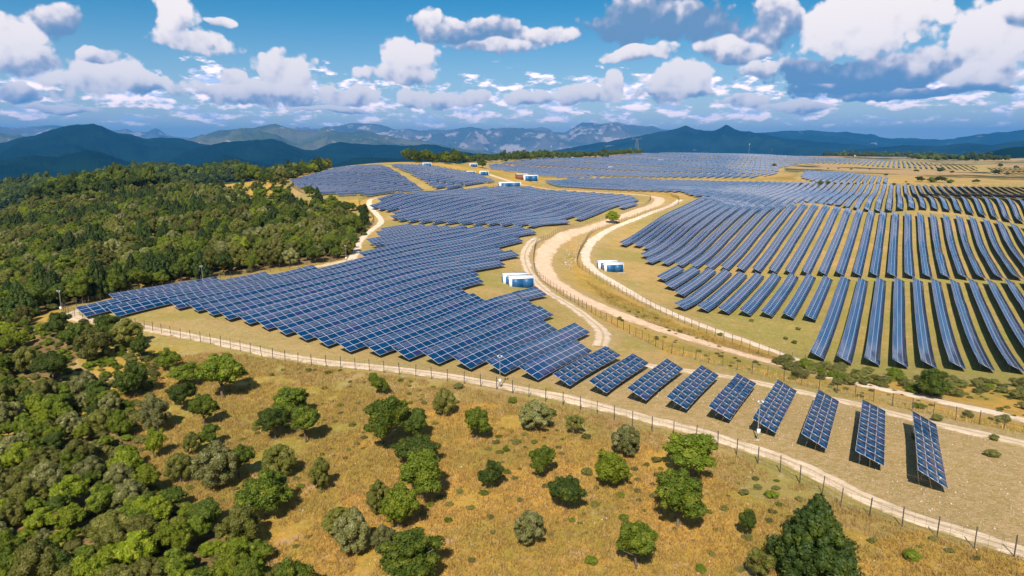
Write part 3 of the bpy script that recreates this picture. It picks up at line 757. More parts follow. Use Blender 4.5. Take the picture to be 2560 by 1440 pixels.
# ------------------------------------------------------------------ camera masts
def mast(u, v, label, h=4.4):
    x, y = hit(u, v); z = float(height(x, y)); e = link('camera_mast', None, loc=(x, y, z)); tag(e, label, 'mast', 'surveillance masts around the site')
    b = MB(); b.bar((0, 0, -.3), (0, 0, h), .11, w2=.08, sides=8); link('pole', b.mesh('pole', M['alu']), e)
    b = MB(); b.box((0, -.12, h + .05), (.55, .14, .1)); b.bar((-.25, 0, h + .1), (-.25, 0, h + .25), .05); b.bar((.25, 0, h + .1), (.25, 0, h + .25), .05); link('bracket', b.mesh('bracket', M['alu']), e)
    for s in (-1, 1):
        b = MB(); b.box((s * .22, -.1, h + .25), (.15, .34, .15), rz=s * .5); b.box((s * .22, -.12, h + .345), (.19, .38, .03), rz=s * .5); link('security_camera', b.mesh('security_camera', M['white']), e)
    b = MB(); b.box((0, -.2, 1.1), (.35, .22, .6)); link('junction_box', b.mesh('junction_box', M['white']), e)
    b = MB(); b.box((0, 0, -.05), (.4, .4, .2)); link('base', b.mesh('base', M['concrete']), e)
mast(1250, 970, 'grey mast with white cameras among the front ends of the solar rows')
mast(1893, 1100, 'grey mast with white cameras in front of a short solar table, nearest the viewer')
mast(155, 783, 'pale mast with camera head at the left tip of the main field')
mast(508, 712, 'pale mast with camera head at the forest edge above the main field')
mast(866, 655, 'pale mast where the forest edge meets the white woodside track')
mast(1330, 607, 'white mast on the grass at the head of the stony track')
mast(615, 446, 'pale mast beside the far wood left of the hill field')
mast(1404, 730, 'thin mast beside the dirt road bend', 3.0) if False else None

# ------------------------------------------------------------------ trees
def fib(n, rr):
    k = np.arange(n) + .5; ph = np.arccos(1 - 2 * k / n); th = np.pi * (1 + 5 ** .5) * k + rr.uniform(0, 6)
    return np.stack([np.cos(th) * np.sin(ph), np.sin(th) * np.sin(ph), np.cos(ph)], 1)
def rough_ball(c, r, rr, seg=9, rings=6):
    V = []; F_ = []
    for a in range(rings + 1):
        ph = math.pi * a / rings
        for b in range(seg):
            th = 2 * math.pi * b / seg; k = r * (1 + rr.uniform(-.12, .12))
            V.append(np.array(c) + k * np.array([math.sin(ph) * math.cos(th), math.sin(ph) * math.sin(th), math.cos(ph)]))
    for a in range(rings):
        for b in range(seg): F_.append((a * seg + b, (a + 1) * seg + b, (a + 1) * seg + (b + 1) % seg, a * seg + (b + 1) % seg))
    return np.array(V), np.array(F_)
def crown_mesh(name, seed, mat, n=4200, leaf=.042, kind='round', lobes=26, gap=.0):
    """crown of width ~1 sitting from z=zb up to z=1 : lobes covered by leaf clumps over a rough inner core"""
    rr = np.random.default_rng(seed); L = []
    if kind == 'round':
        nm = int(rr.integers(4, 7)); per = lobes // nm + 2
        for q in range(nm):
            a = q * 6.283 / nm + rr.uniform(-.4, .4); o = rr.uniform(.12, .25) if q else .03
            mc = np.array([math.cos(a) * o, math.sin(a) * o, rr.uniform(.40, .68) if q else .70]); mr = rr.uniform(.19, .27)
            L.append((mc, mr * .78))
            for d in fib(per, rr):
                d = d + rr.normal(0, .25, 3); d /= np.linalg.norm(d); r_ = rr.uniform(.055, .115)
                c = mc + d * np.array([1, 1, .85]) * (mr - r_ * .35) * rr.uniform(.85, 1.12); c[2] = max(c[2], .14); L.append((c, r_))
    elif kind == 'tall':
        for q in range(lobes):
            t = (q + rr.uniform(0, 1)) / lobes; a = q * 2.4 + rr.uniform(-.6, .6); prof = math.sin(math.pi * min(1, (t * .86 + .14))) ** .6
            rad = rr.uniform(.07, .16); c = np.array([math.cos(a) * (.46 * prof * rr.uniform(.8, 1.1) - rad * .6), math.sin(a) * (.46 * prof - rad * .7), .2 + t * .72]); L.append((c, rad))
        L.append((np.array([0, 0, .5]), .22))
    elif kind == 'open':
        for q in range(lobes):
            d = rr.normal(0, 1, 3); d /= np.linalg.norm(d); rad = rr.uniform(.08, .15); k = rr.uniform(.5, 1.1)
            c = np.array([d[0] * (.5 - rad) * k, d[1] * (.5 - rad) * k, .6 + d[2] * (.36 - rad) * k]); L.append((c, rad))
    elif kind == 'bush':
        for q in range(lobes):
            d = fib(lobes, rr)[q]; rad = rr.uniform(.14, .24); c = np.array([d[0] * (.5 - rad), d[1] * (.5 - rad), .42 + d[2] * .3 * (1 if d[2] > 0 else .8)]) + rr.normal(0, .04, 3); L.append((c, rad))
        L.append((np.array([0, 0, .4]), .3))
    elif kind == 'cone':
        for q in range(lobes):
            t = (q / lobes) ** .8; a = q * 2.39996 + rr.uniform(-.3, .3); prof = (1 - t) ** .95 * .47 + .015
            rad = (.085 * (1 - t) + .035) * rr.uniform(.7, 1.25); k = rr.uniform(.6, 1.14)
            c = np.array([math.cos(a) * prof * k, math.sin(a) * prof * k, .12 + t * .84 - .03 * k]); L.append((c, rad))
            if q % 3 == 0: L.append((np.array([0, 0, .15 + t * .76]), .14 * (1 - t) + .03))
    C0 = np.array([l[0] for l in L]); Rd = np.array([l[1] for l in L])
    w = Rd ** 2; w /= w.sum(); cnt = np.maximum(4, (w * n * 1.5).astype(int))
    P = []; N = []
    for c, r, k in zip(C0, Rd, cnt):
        d = rr.normal(0, 1, (k, 3)); d /= np.linalg.norm(d, axis=1)[:, None]; d[:, 2] = np.where(d[:, 2] < -.5, -d[:, 2], d[:, 2])
        rad = r * rr.uniform(.82, 1.14, k); P.append(c + d * rad[:, None]); N.append(d)
    P = np.vstack(P); N = np.vstack(N)
    inside = np.zeros(len(P), bool)
    for c, r in zip(C0, Rd): inside |= np.linalg.norm(P - c, axis=1) < r * .78
    P, N = P[~inside], N[~inside]
    N = N * .9 + rr.normal(0, .42, N.shape); N /= np.linalg.norm(N, axis=1)[:, None]
    t = np.cross(N, rr.normal(0, 1, N.shape)); t /= np.linalg.norm(t, axis=1)[:, None]; b = np.cross(N, t)
    s = leaf * rr.uniform(.6, 1.35, len(P))[:, None]; asp = rr.uniform(.55, 1, len(P))[:, None]
    Q = np.stack([P - t * s - b * s * asp * .3, P + b * s * asp * -.8 + t * s * .1, P + t * s + b * s * asp * .2, P + b * s * asp * .9 - t * s * .1], 1).reshape(-1, 3)
    Fq = np.arange(len(Q)).reshape(-1, 4)
    V = [Q]; F_ = [Fq]; nn = len(Q)
    for c, r in zip(C0, Rd):
        v, f = rough_ball(c, r * .80, rr, 7, 5); V.append(v); F_.append(f + nn); nn += len(v)
    return mesh_np(name, np.vstack(V), np.vstack(F_), mat)
def trunk_mesh(name, seed, top=.62, w=.045):
    rr = np.random.default_rng(seed); mb = MB(); p = np.array([0, 0, -.06]); 
    k = 4; pts = [p]
    for q in range(k): p = p + np.array([rr.normal(0, .02), rr.normal(0, .02), (top + .06) / k]); pts.append(p)
    for q in range(k): mb.bar(pts[q], pts[q + 1], w * (1 - .18 * q), w2=w * (1 - .18 * (q + 1)), sides=6)
    for q in range(6):
        a = q * 1.05 + rr.uniform(-.3, .3); z0 = rr.uniform(.22, .5); s = pts[1 + int(z0 > .35)]
        s = np.array([s[0], s[1], z0]); e = s + np.array([math.cos(a) * .26, math.sin(a) * .26, rr.uniform(.14, .28)]); mb.bar(s, e, w * .5, w2=w * .2, sides=5)
    return mb.mesh(name, M['bark'])
PROTO = {}
def protos(key, kind, mat, n, leaf, lobes, cnt, s0, tw=.045):
    PROTO[key] = [(crown_mesh('crown', s0 + q, mat, n, leaf, kind, lobes), trunk_mesh('trunk', s0 + q, w=tw)) for q in range(cnt)]
protos('oak', 'round', M['oak'], 8500, .018, 44, 4, 100)
protos('dark', 'round', M['dark'], 8000, .018, 40, 3, 120)
protos('grey', 'tall', M['grey'], 7500, .019, 30, 2, 140)
protos('lime', 'round', M['lime'], 8000, .018, 44, 2, 160)
protos('olive', 'tall', M['olive'], 7500, .019, 32, 3, 180)
protos('pine', 'cone', M['pine'], 10000, .017, 130, 2, 200, .035)
protos('open', 'open', M['olive'], 3000, .018, 20, 2, 220)
protos('scrub', 'bush', M['scrub'], 3200, .026, 16, 3, 240)
protos('bush', 'bush', M['oak'], 3200, .026, 16, 2, 260)
CATN = dict(oak='oak_tree', dark='oak_tree', grey='downy_oak_tree', lime='young_oak_tree', olive='oak_tree', pine='pine_tree', open='thorn_tree', scrub='bush', bush='bush')
tr_rs = np.random.default_rng(5)
def place_tree(kind, x, y, w, h, label, group, q=None, cat=None, trunk=True):
    cr, tk = PROTO[kind][int(tr_rs.integers(len(PROTO[kind]))) if q is None else q]
    z = float(height(x, y)); e = link(CATN[kind], None, loc=(x, y, z)); e.rotation_euler = (0, 0, tr_rs.uniform(0, 6.28)); e.scale = (w, w * tr_rs.uniform(.88, 1.12), h)
    tag(e, label, cat or ('bush' if 'bush' in CATN[kind] else 'tree'), group)
    link('crown', cr, e)
    if trunk: link('trunk', tk, e)
    return e
def px_tree(kind, u, vb, wpx, hpx, label, group='scattered trees on the golden meadow'):
    x, y = hit(u, vb); d = math.hypot(x, y); k = math.sqrt(d * d + CZ * CZ * .7) / F
    cosel = math.cos(math.atan2(33, d))
    return place_tree(kind, x, y, wpx * k * (1.12 if kind in ('oak', 'dark', 'lime', 'pine') else 1.04), hpx * k * (.80 if kind == 'pine' else .90), label, group)
MT = [
 ('oak',968,1122,118,150,'tall spreading oak with a bare pale trunk, upper left in the central tree row'),
 ('oak',935,962,36,36,'small round tree at the top end of the central tree row'),
 ('oak',950,988,52,50,'small tree just above the tall spreading oak'),
 ('dark',1039,1100,86,92,'dark round oak touching the right side of the tall spreading oak'),
 ('dark',1043,1165,112,92,'broad dark oak in the middle of the central tree row'),
 ('oak',1058,1250,132,135,'largest round oak of the central tree row, with bright leaves'),
 ('lime',1000,1318,98,128,'bright green oak at the lower end of the central row, throwing a long shadow'),
 ('olive',948,1288,62,95,'thin olive coloured tree left of the bright green oak'),
 ('olive',1111,1040,54,76,'slim small tree below the front track, right of the tall oak'),
 ('oak',1193,1100,76,92,'round green tree with one low side branch, alone on the slope'),
 ('grey',1338,1078,76,88,'greyish olive tree standing above a bare patch just under the fence'),
 ('open',1433,1090,58,62,'thin half bare thorn tree right of the greyish tree'),
 ('grey',1565,1142,72,86,'mottled light and dark tree directly behind the bright round tree'),
 ('dark',1228,1222,60,86,'small dark tree with a short trunk in the middle of the meadow'),
 ('oak',1355,1192,78,88,'round green tree with a pale trunk, uphill of the dark twin shaped tree'),
 ('dark',1417,1277,88,104,'dark twin shaped tree left below the bright round tree'),
 ('lime',1531,1220,98,104,'very bright evenly round tree in the middle of the meadow'),
 ('grey',1323,1365,70,98,'pale grey green tree with thin trunk, alone in the lower meadow'),
 ('oak',1590,1422,112,132,'round dense green tree at the lower edge, right of the pale tree'),
 ('oak',1695,1318,136,152,'largest round tree on the right half of the meadow'),
 ('oak',1730,1190,146,124,'wide two domed tree hiding part of the front fence'),
 ('dark',1869,1345,48,82,'little dark upright tree left of the big pine'),
 ('pine',2028,1448,172,250,'big dark cone shaped pine at the lower right'),
 ('open',1890,1450,78,80,'grey green scruffy tree at the bottom edge left of the pine'),
 ('grey',882,1388,88,122,'lumpy grey green tree with a deep shadow, lower left of centre'),
 ('olive',850,1340,84,76,'olive tree partly behind the lumpy grey green tree'),
 ('oak',1030,1450,172,140,'broad oak cut by the bottom edge near the centre'),
 ('grey',962,1382,66,70,'pale leafed small tree squeezed behind the broad bottom oak'),
 ('olive',803,1226,52,88,'slender tree with visible trunk throwing a separate oval shadow'),
 ('olive',700,1192,78,86,'rounded olive toned tree left of the slender tree'),
 ('oak',668,1292,126,130,'wide spreading oak left of the lower centre'),
 ('oak',728,1052,106,100,'rear crown of the three tree clump in the left meadow'),
 ('dark',690,1100,88,90,'left front tree of the three tree clump'),
 ('oak',766,1106,84,104,'right front tree of the three tree clump'),
 ('oak',562,996,120,118,'bright many lobed oak just below the front fence at left'),
 ('oak',468,966,76,64,'round oak left of the bright many lobed oak'),
 ('dark',464,1028,66,78,'dark compact oak below two lighter ones'),
 ('oak',515,1068,64,88,'fresh green tree with a long shadow right of the dark compact oak'),
 ('grey',393,1082,68,88,'grey leafed tree at the edge of the left wood'),
 ('oak',422,927,58,60,'small oak nearest the fence at the left'),
 ('oak',304,1098,56,78,'small green tree with visible stem inside the left wood edge'),
 ('lime',388,1146,46,82,'yellow green upright tree at the left'),
 ('grey',540,1222,100,116,'dense grey green dome of a tree in the left meadow'),
 ('oak',602,1196,82,90,'green oak touching the dense grey dome'),
 ('oak',530,1118,54,64,'small bright tree above the dense grey dome'),
 ('olive',452,1206,62,74,'dull olive tree left of the dense grey dome'),
 ('olive',482,1136,42,56,'thin small tree between two bushes at left'),
 ('dark',335,996,66,100,'tall dark tree with a bent bare trunk at the wood edge'),
 ('dark',132,958,74,76,'dark round tree alone on bare reddish soil at the far left'),
 ('dark',187,868,52,62,'dark tree below the left tip of the solar field, second from the left'),
 ('olive',235,905,72,80,'broad olive tree right of the bare soil patch'),
 ('dark',268,864,72,80,'dark crown hiding the corner of the perimeter track'),
 ('olive',320,868,68,68,'light olive tree group member closest to the perimeter track'),
 ('dark',354,905,44,74,'narrow dark tree beside the perimeter track at the left'),
 ('dark',146,842,52,62,'dark tree nearest the left mast'),
 ('olive',70,934,52,62,'small tree on the left rim of the bare soil patch'),
]
for t in MT: px_tree(*t)
MT2 = [('lime',1531,559,36,38,'lone yellow green tree on the verge inside the road loop'), ('dark',910,547,32,42,'lone dark tree at the bend of the white woodside track'),
 ('oak',880,528,26,24,'small tree left of the lone dark tree by the woodside track'), ('dark',598,514,50,42,'round dark tree alone on the tan slope'),
 ('oak',830,524,42,40,'pair member tree, left, on the tan slope'), ('dark',850,534,34,34,'pair member tree, right, on the tan slope'),
 ('dark',775,492,34,32,'dark tree at the lower corner of the far left hill field'), ('oak',700,512,52,50,'crown rising at the upper edge of the forest'),
 ('dark',2327,994,76,74,'dark round tree standing alone in the scrub on the right'), ('oak',1205,420,28,26,'round green tree beside the small building near the skyline'),
 ('lime',1378,396,14,13,'tiny round tree before the dark skyline wood'),('oak',651,512,40,46,'round tree at the upper rim of the forest')]
for t in MT2: px_tree(*t, group='single trees around the fields')

# random woods
def scatter(poly_px, spacing, bbox, seed, gapf=None, avoid=None, rmax=1e9, rmin=0):
    rr = np.random.default_rng(seed); x0, x1, y0, y1 = bbox
    n = int((x1 - x0) * (y1 - y0) / spacing ** 2 * 4); xx = rr.uniform(x0, x1, n); yy = rr.uniform(y0, y1, n)
    u, v = project(xx, yy, height(xx, yy)); ok = in_poly(u, v, poly_px) & (np.hypot(xx, yy) < rmax) & (np.hypot(xx, yy) > rmin)
    if gapf is not None: ok &= gapf(xx, yy)
    xx, yy = xx[ok], yy[ok]; cell = {}; out = []
    for x, y in zip(xx, yy):
        k = (int(x // spacing), int(y // spacing)); good = True
        for a in (-1, 0, 1):
            for b_ in (-1, 0, 1):
                for (px, py) in cell.get((k[0] + a, k[1] + b_), ()):
                    if (px - x) ** 2 + (py - y) ** 2 < spacing ** 2: good = False; break
        if good: cell.setdefault(k, []).append((x, y)); out.append((x, y))
    return out
AVOID = hits([(u, v) for _, u, v, *_ in MT])
def gap1(x, y): return fbm(x / 13, y / 13, 4) < .635
def gap2(x, y):
    g_ = (fbm(x / 10, y / 10, 3) < .70) | (y < 78)
    for a in AVOID: g_ &= (x - a[0]) ** 2 + (y - a[1]) ** 2 > 3.2
    return g_
FOREST_T = [(-300,560),(0,528),(150,500),(300,480),(450,468),(530,474),(590,508),(650,532),(700,520),(760,522),(800,532),(860,556),(905,580),(885,610),(880,640),(820,655),(700,672),(500,700),(280,742),(150,772),(60,800),(-300,840)]
W1 = scatter(FOREST_T, 3.7, (-480, 10, 100, 640), 1, gap1, rmax=660)
W1 += scatter([(540,480),(640,480),(760,500),(925,540),(925,575),(860,556),(800,532),(700,520),(650,532),(590,508)], 11, (-300, 0, 200, 640), 11)
BL = [(-300,790),(40,800),(110,830),(60,880),(-20,900),(40,985),(230,985),(290,1020),(260,1110),(360,1200),(470,1290),(590,1360),(720,1450),(760,1520),(-400,1520)]
W2 = scatter(BL, 1.75, (-200, 0, 30, 160), 2, gap2)
W3 = scatter([(610,450),(640,428),(700,418),(790,408),(832,416),(800,432),(740,448),(700,462)], 6, (-420, -120, 400, 800), 3)
W4 = scatter([(-100,500),(-100,480),(0,452),(100,447),(200,440),(300,424),(380,421),(450,430),(600,420),(650,420),(640,455),(560,458),(440,470),(300,486),(150,506),(0,530)], 8.5, (-1100, -60, 440, 1700), 4, rmin=540)
W5 = scatter([(1000,412),(1100,398),(1200,388),(1200,404),(1130,412),(1060,411)], 9, (-260, 0, 600, 1600), 5)
W6 = scatter([(1190,406),(1190,384),(1330,384),(1500,382),(1520,394),(1340,400),(1240,410)], 9, (-110, 260, 900, 1500), 6)
W6 += scatter([(1500,392),(1500,379),(1610,380),(1600,384)], 9, (100, 400, 1200, 2000), 7)
W7 = scatter([(2060,392),(2250,396),(2300,402),(2440,407),(2560,412),(2560,406),(2400,398),(2250,388),(2060,384)], 14, (500, 2400, 1100, 2600), 8, lambda x, y: fbm(x / 120, y / 120, 3) > .5)
def kind_pick(rr, x, y, dense=True):
    t = rr.random(); n = fbm(np.array([x / 25]), np.array([y / 25]), 2)[0]
    if n > .58: return 'pine' if t < .35 else 'dark' if t < .7 else 'oak'
    return 'oak' if t < .33 else 'olive' if t < .60 else 'dark' if t < .76 else 'grey' if t < .86 else 'lime' if t < .94 else 'olive'
rr = np.random.default_rng(77); WT = []
for L, (w0, w1), area in ((W1, (4.2, 7.2), 'hill'), (W2, (2.1, 4.1), 'near'), (W3, (7, 10), 'far'), (W4, (11, 16), 'valley'), (W5, (9, 13), 'valley'), (W6, (6, 9), 'valley'), (W7, (12, 16), 'valley')):
    for x, y in L:
        k = kind_pick(rr, x, y)
        if area == 'near': k = ('oak', 'oak', 'lime', 'olive', 'lime', 'grey', 'dark', 'olive')[int(rr.integers(8))]
        w = rr.uniform(w0, w1); h = w * rr.uniform(.8, 1.1) * (1.5 if k == 'pine' else 1)
        if area == 'near' and rr.random() < .25: w *= .6; h *= .55
        if area in ('valley',): k = 'dark' if rr.random() < .6 else 'oak'
        WT.append([w * h / (x * x + y * y + 1600), k, x, y, w, h, area])
def onscreen(t):
    u, v = project(t[2], t[3], float(height(t[2], t[3]))); return -40 < u < 2600 and v < 1500
vis = sorted([t for t in WT if t[6] in ('hill', 'near') and onscreen(t)], key=lambda t: -t[0])
nearL = [t for t in vis if t[6] == 'near']; hillL = [t for t in vis if t[6] == 'hill']
budget = 300 - len(MT) - len(MT2) - 4
ind = nearL[:150]; ind += hillL[:budget - len(ind)]
KL = dict(oak='green oak', dark='dark evergreen oak', olive='olive green oak', grey='grey green oak', lime='yellow green oak', pine='dark pine')
AL = dict(near='crowded in the wood at the lower left corner', hill='packed in the hillside forest behind the main solar field')
for t in ind:
    place_tree(t[1], t[2], t[3], t[4], t[5], KL[t[1]] + ' ' + AL[t[6]], '%ss %s' % (KL[t[1]], AL[t[6]]))
indset = set(id(t) for t in ind); rest = [t for t in WT if id(t) not in indset]
print('woods', len(WT), 'near', len(nearL), 'ind', len(ind), 'rest', len(rest))

def gn_scatter(name, items, meshes, label, cat):
    """items: list of (mesh index, x, y, z, w, h, rot) -> ONE object, instancing inside geometry nodes"""
    me = bpy.data.meshes.new(name); n = len(items); me.vertices.add(n)
    me.vertices.foreach_set('co', np.array([(i[1], i[2], i[3]) for i in items], np.float32).ravel())
    a = me.attributes.new('idx', 'INT', 'POINT'); a.data.foreach_set('value', np.array([i[0] for i in items], np.int32))
    a = me.attributes.new('scl', 'FLOAT_VECTOR', 'POINT'); a.data.foreach_set('vector', np.array([(i[4], i[4], i[5]) for i in items], np.float32).ravel())
    a = me.attributes.new('rot', 'FLOAT_VECTOR', 'POINT'); a.data.foreach_set('vector', np.array([(0, 0, i[6]) for i in items], np.float32).ravel())
    o = link(name, me); tag(o, label, cat, kind='stuff')
    ng = bpy.data.node_groups.new(name + '_nodes', 'GeometryNodeTree')
    ng.interface.new_socket('Geometry', in_out='INPUT', socket_type='NodeSocketGeometry'); ng.interface.new_socket('Geometry', in_out='OUTPUT', socket_type='NodeSocketGeometry')
    N = ng.nodes; Lk = ng.links; gi = N.new('NodeGroupInput'); go = N.new('NodeGroupOutput')
    jn = N.new('GeometryNodeJoinGeometry')
    for ob in reversed(meshes):
        oi = N.new('GeometryNodeObjectInfo'); oi.inputs['Object'].default_value = ob; oi.transform_space = 'ORIGINAL'; oi.inputs['As Instance'].default_value = True
        Lk.new(oi.outputs['Geometry'], jn.inputs[0])
    ip = N.new('GeometryNodeInstanceOnPoints'); ip.inputs['Pick Instance'].default_value = True
    def attr(nm, typ):
        q = N.new('GeometryNodeInputNamedAttribute'); q.data_type = typ; q.inputs[0].default_value = nm; return q.outputs[0]
    Lk.new(gi.outputs[0], ip.inputs['Points']); Lk.new(jn.outputs[0], ip.inputs['Instance']); Lk.new(attr('idx', 'INT'), ip.inputs['Instance Index'])
    e2r = N.new('FunctionNodeEulerToRotation'); Lk.new(attr('rot', 'FLOAT_VECTOR'), e2r.inputs[0]); Lk.new(e2r.outputs[0], ip.inputs['Rotation'])
    Lk.new(attr('scl', 'FLOAT_VECTOR'), ip.inputs['Scale']); Lk.new(ip.outputs[0], go.inputs[0])
    md = o.modifiers.new('scatter', 'NODES'); md.node_group = ng; return o
UG = [(g_[0], g_[1], float(rr.uniform(.9, 2.2)), 'bush' if rr.random() < .5 else 'scrub') for g_ in scatter(WOODC, 1.45, (-90, 0, 30, 160), 61, lambda x, y: fbm(x / 6, y / 6, 3) > .36)]
UG += [(g_[0], g_[1], float(rr.uniform(1.5, 3.2)), 'bush' if rr.random() < .5 else 'scrub') for g_ in scatter(FOREST, 4.5, (-400, 10, 100, 520), 62)]
MEADL = [(250,1000),(420,930),(640,900),(1000,950),(1443,1030),(1850,1150),(2290,1335),(2640,1422),(2640,1500),(500,1500),(400,1190)]
UG += [(g_[0], g_[1], float(rr.uniform(.35, 1.0)), 'scrub' if rr.random() < .7 else 'bush') for g_ in scatter(MEADL, 1.5, (-75, 60, 45, 145), 63, lambda x, y: fbm(x / 5, y / 5, 4) > .60)]
UG += [(g_[0], g_[1], float(rr.uniform(.5, 1.2)), 'scrub') for g_ in scatter([(1470,700),(1520,735),(1700,825),(1950,900),(2560,985),(2640,1090),(2208,1005),(1873,928),(1672,878),(1560,780)], 2.0, (0, 140, 60, 260), 64, lambda x, y: fbm(x / 5, y / 5, 4) > .58)]
for kk in ('scrub', 'bush'):
    for q in range(len(PROTO[kk])):
        x, y = hit(*[(640, 1075), (1060, 1010), (1240, 1110), (1410, 1210), (1560, 1300)][(0 if kk == 'scrub' else 3) + q])
        place_tree(kk, x, y, 1.0, .5, 'small low bush dotted over the dry meadow grass', 'low bushes dotted over grass', q=q, cat='bush', trunk=False).name = 'bush'
first = {}
for o in C.objects:
    if o.name.split('.')[0] == 'crown' and o.data.name not in first: first[o.data.name] = o
keys = list(first); 
def crown_index(kind):
    cr = PROTO[kind][int(tr_rs.integers(len(PROTO[kind])))][0]; return keys.index(cr.name) if cr.name in first else 0
items = [(crown_index(t[1]), t[2], t[3], float(height(t[2], t[3])), t[4], t[5], float(rr.uniform(0, 6.28))) for t in rest]
gn_scatter('woodland', items, [first[k] for k in keys], 'mass of further trees filling the hillside forest and the wooded hills behind it', 'woodland')

gn_scatter('undergrowth', [(crown_index(k), x, y, float(height(x, y)) - .05, w, w * (.55 if w > 1.3 else .42), float(rr.uniform(0, 6.28))) for x, y, w, k in UG], [first[k] for k in keys], 'low scrub and herb clumps between the trees and along the verges', 'undergrowth')
# scrub bushes, right of the road and in the meadow
BU = []
SCR = [(1930,905),(2050,915),(2300,950),(2560,962),(2700,975),(2700,1060),(2560,1030),(2450,1015),(2300,985),(2150,975),(2000,945)]
for x, y in scatter(SCR, 2.6, (30, 160, 80, 190), 21, lambda x, y: fbm(x / 9, y / 9, 3) > .42): BU.append((x, y, rr.uniform(1.4, 3.4), 'scrub' if rr.random() < .75 else 'bush', 'grey green bush in the scrub between the dirt path and the lower right field', 'bushes of the scrub belt'))
for u, v, s in ((820,930,14),(770,925,16),(850,925,10),(1147,965,26),(1282,1000,24),(1465,1178,30),(1640,1148,24),(1375,1030,34),(1290,1102,22),(1266,1122,18),(2290,1092,22),(2480,1135,26),(2485,1095,20),(1555,800,10),(1465,1090,22),(1800,835,14),(1878,800,12),(1995,822,12),(1965,845,12),(1985,855,14),(1700,828,12),(1548,795,14),(2345,1045,24),(2300,1015,22),(2420,1035,24),(2507,1048,30),(1980,945,16),(1140,1005,16),(2330,1165,20),(1370,1210,14),(1430,1300,16),(1480,1400,30),(1780,1385,16),(1300,1250,14),(2280,1390,36),(2180,1350,20),(1750,1420,26),(1120,1300,18),(1230,1330,14),(880,1060,18),(640,1060,18),(1180,1400,18),(1630,1240,14),(1860,1230,22),(1930,1235,30)):
    x, y = hit(u, v + s * .3); d = math.hypot(x, y, 33); BU.append((x, y, s * 1.1 * d / F, 'bush' if rr.random() < .5 else 'scrub', None, 'low bushes dotted over grass'))
for u, v, s in ((2003,463,14),(2050,462,26),(2072,461,22),(2235,463,14),(2265,456,8),(2300,455,30),(2350,457,34),(2330,456,30),(2375,458,22),(2440,459,22),(2270,462,10),(2070,422,7),(2096,423,9),(2128,424,9),(2174,425,8),(2215,440,14),(2290,431,16),(2350,434,30),(2380,435,18),(2490,437,26),(2520,438,14),(1935,417,20),(2500,418,18),(2540,421,14)):
    x, y = hit(u, v); d = math.hypot(x, y, 33); BU.append((x, y, s * .72 * d / F, 'dark' if rr.random() < .6 else 'bush', None, 'dark bushes on the tan ground of the far right'))
for n_, (x, y, w, k, lab, grp) in enumerate(BU):
    if lab is None:
        lab = 'low green bush dotted over the dry grass' if 'low' in grp else 'dark bush on the tan ground of the far right'
    place_tree(k, x, y, w, w * (.55 if k != 'dark' else .6), lab, grp, cat='bush', trunk=False).name = 'bush'

# grass tufts : uncountable
def tufts(name, poly_px, bbox, n, hgt, mat, seed, label):
    r2 = np.random.default_rng(seed); xx = r2.uniform(bbox[0], bbox[1], n); yy = r2.uniform(bbox[2], bbox[3], n)
    u, v = project(xx, yy, height(xx, yy)); ok = in_poly(u, v, poly_px) & (fbm(xx / 4, yy / 4, 3) > .30); xx, yy = xx[ok], yy[ok]; zz = height(xx, yy)
    V = []; base = np.column_stack([xx, yy, zz - .03]); m_ = len(base)
    for b_ in range(4):
        a = r2.uniform(0, 6.28, m_); off = r2.normal(0, .2, (m_, 2)); h = hgt * r2.uniform(.4, 1.3, m_); wd = .018 + .03 * r2.random(m_)
        p0 = base + np.column_stack([off - np.column_stack([np.cos(a), np.sin(a)]) * wd[:, None], np.zeros(m_)])
        p1 = base + np.column_stack([off + np.column_stack([np.cos(a), np.sin(a)]) * wd[:, None], np.zeros(m_)])
        lean = r2.normal(0, .16, (m_, 2)); p2 = base + np.column_stack([off + lean, h])
        V.append(np.stack([p0, p1, p2], 1))
    V = np.vstack(V).reshape(-1, 3)
    tag(link(name, mesh_np(name, V, np.arange(len(V)).reshape(-1, 3), mat)), label, 'grass', kind='stuff')
MEAD = [(250,1000),(380,900),(560,880),(800,918),(1100,955),(1443,1025),(1647,1087),(1850,1145),(2055,1235),(2290,1332),(2640,1422),(2640,1500),(500,1500),(600,1360),(380,1190)]
tufts('dry_grass', MEAD, (-75, 60, 45, 145), 170000, .42, M['straw'], 31, 'golden dry grass covering the front meadow')
VERGE = [(1460,700),(1500,720),(1700,815),(1950,898),(2010,915),(1930,905),(1800,868),(1650,818),(1520,760)]
tufts('verge_grass', VERGE, (0, 90, 100, 260), 70000, .5, M['straw'], 32, 'dry tall grass on the bank between the dirt road and the gravel track')
VERGE2 = [(1350,690),(1480,790),(1672,885),(1873,935),(2208,1012),(2640,1105),(2640,1085),(2208,1000),(1900,925),(1690,875),(1500,785),(1400,735)]
tufts('fence_grass', VERGE2, (0, 110, 60, 240), 60000, .5, M['straw'], 33, 'tawny grass strip along the roadside fence')
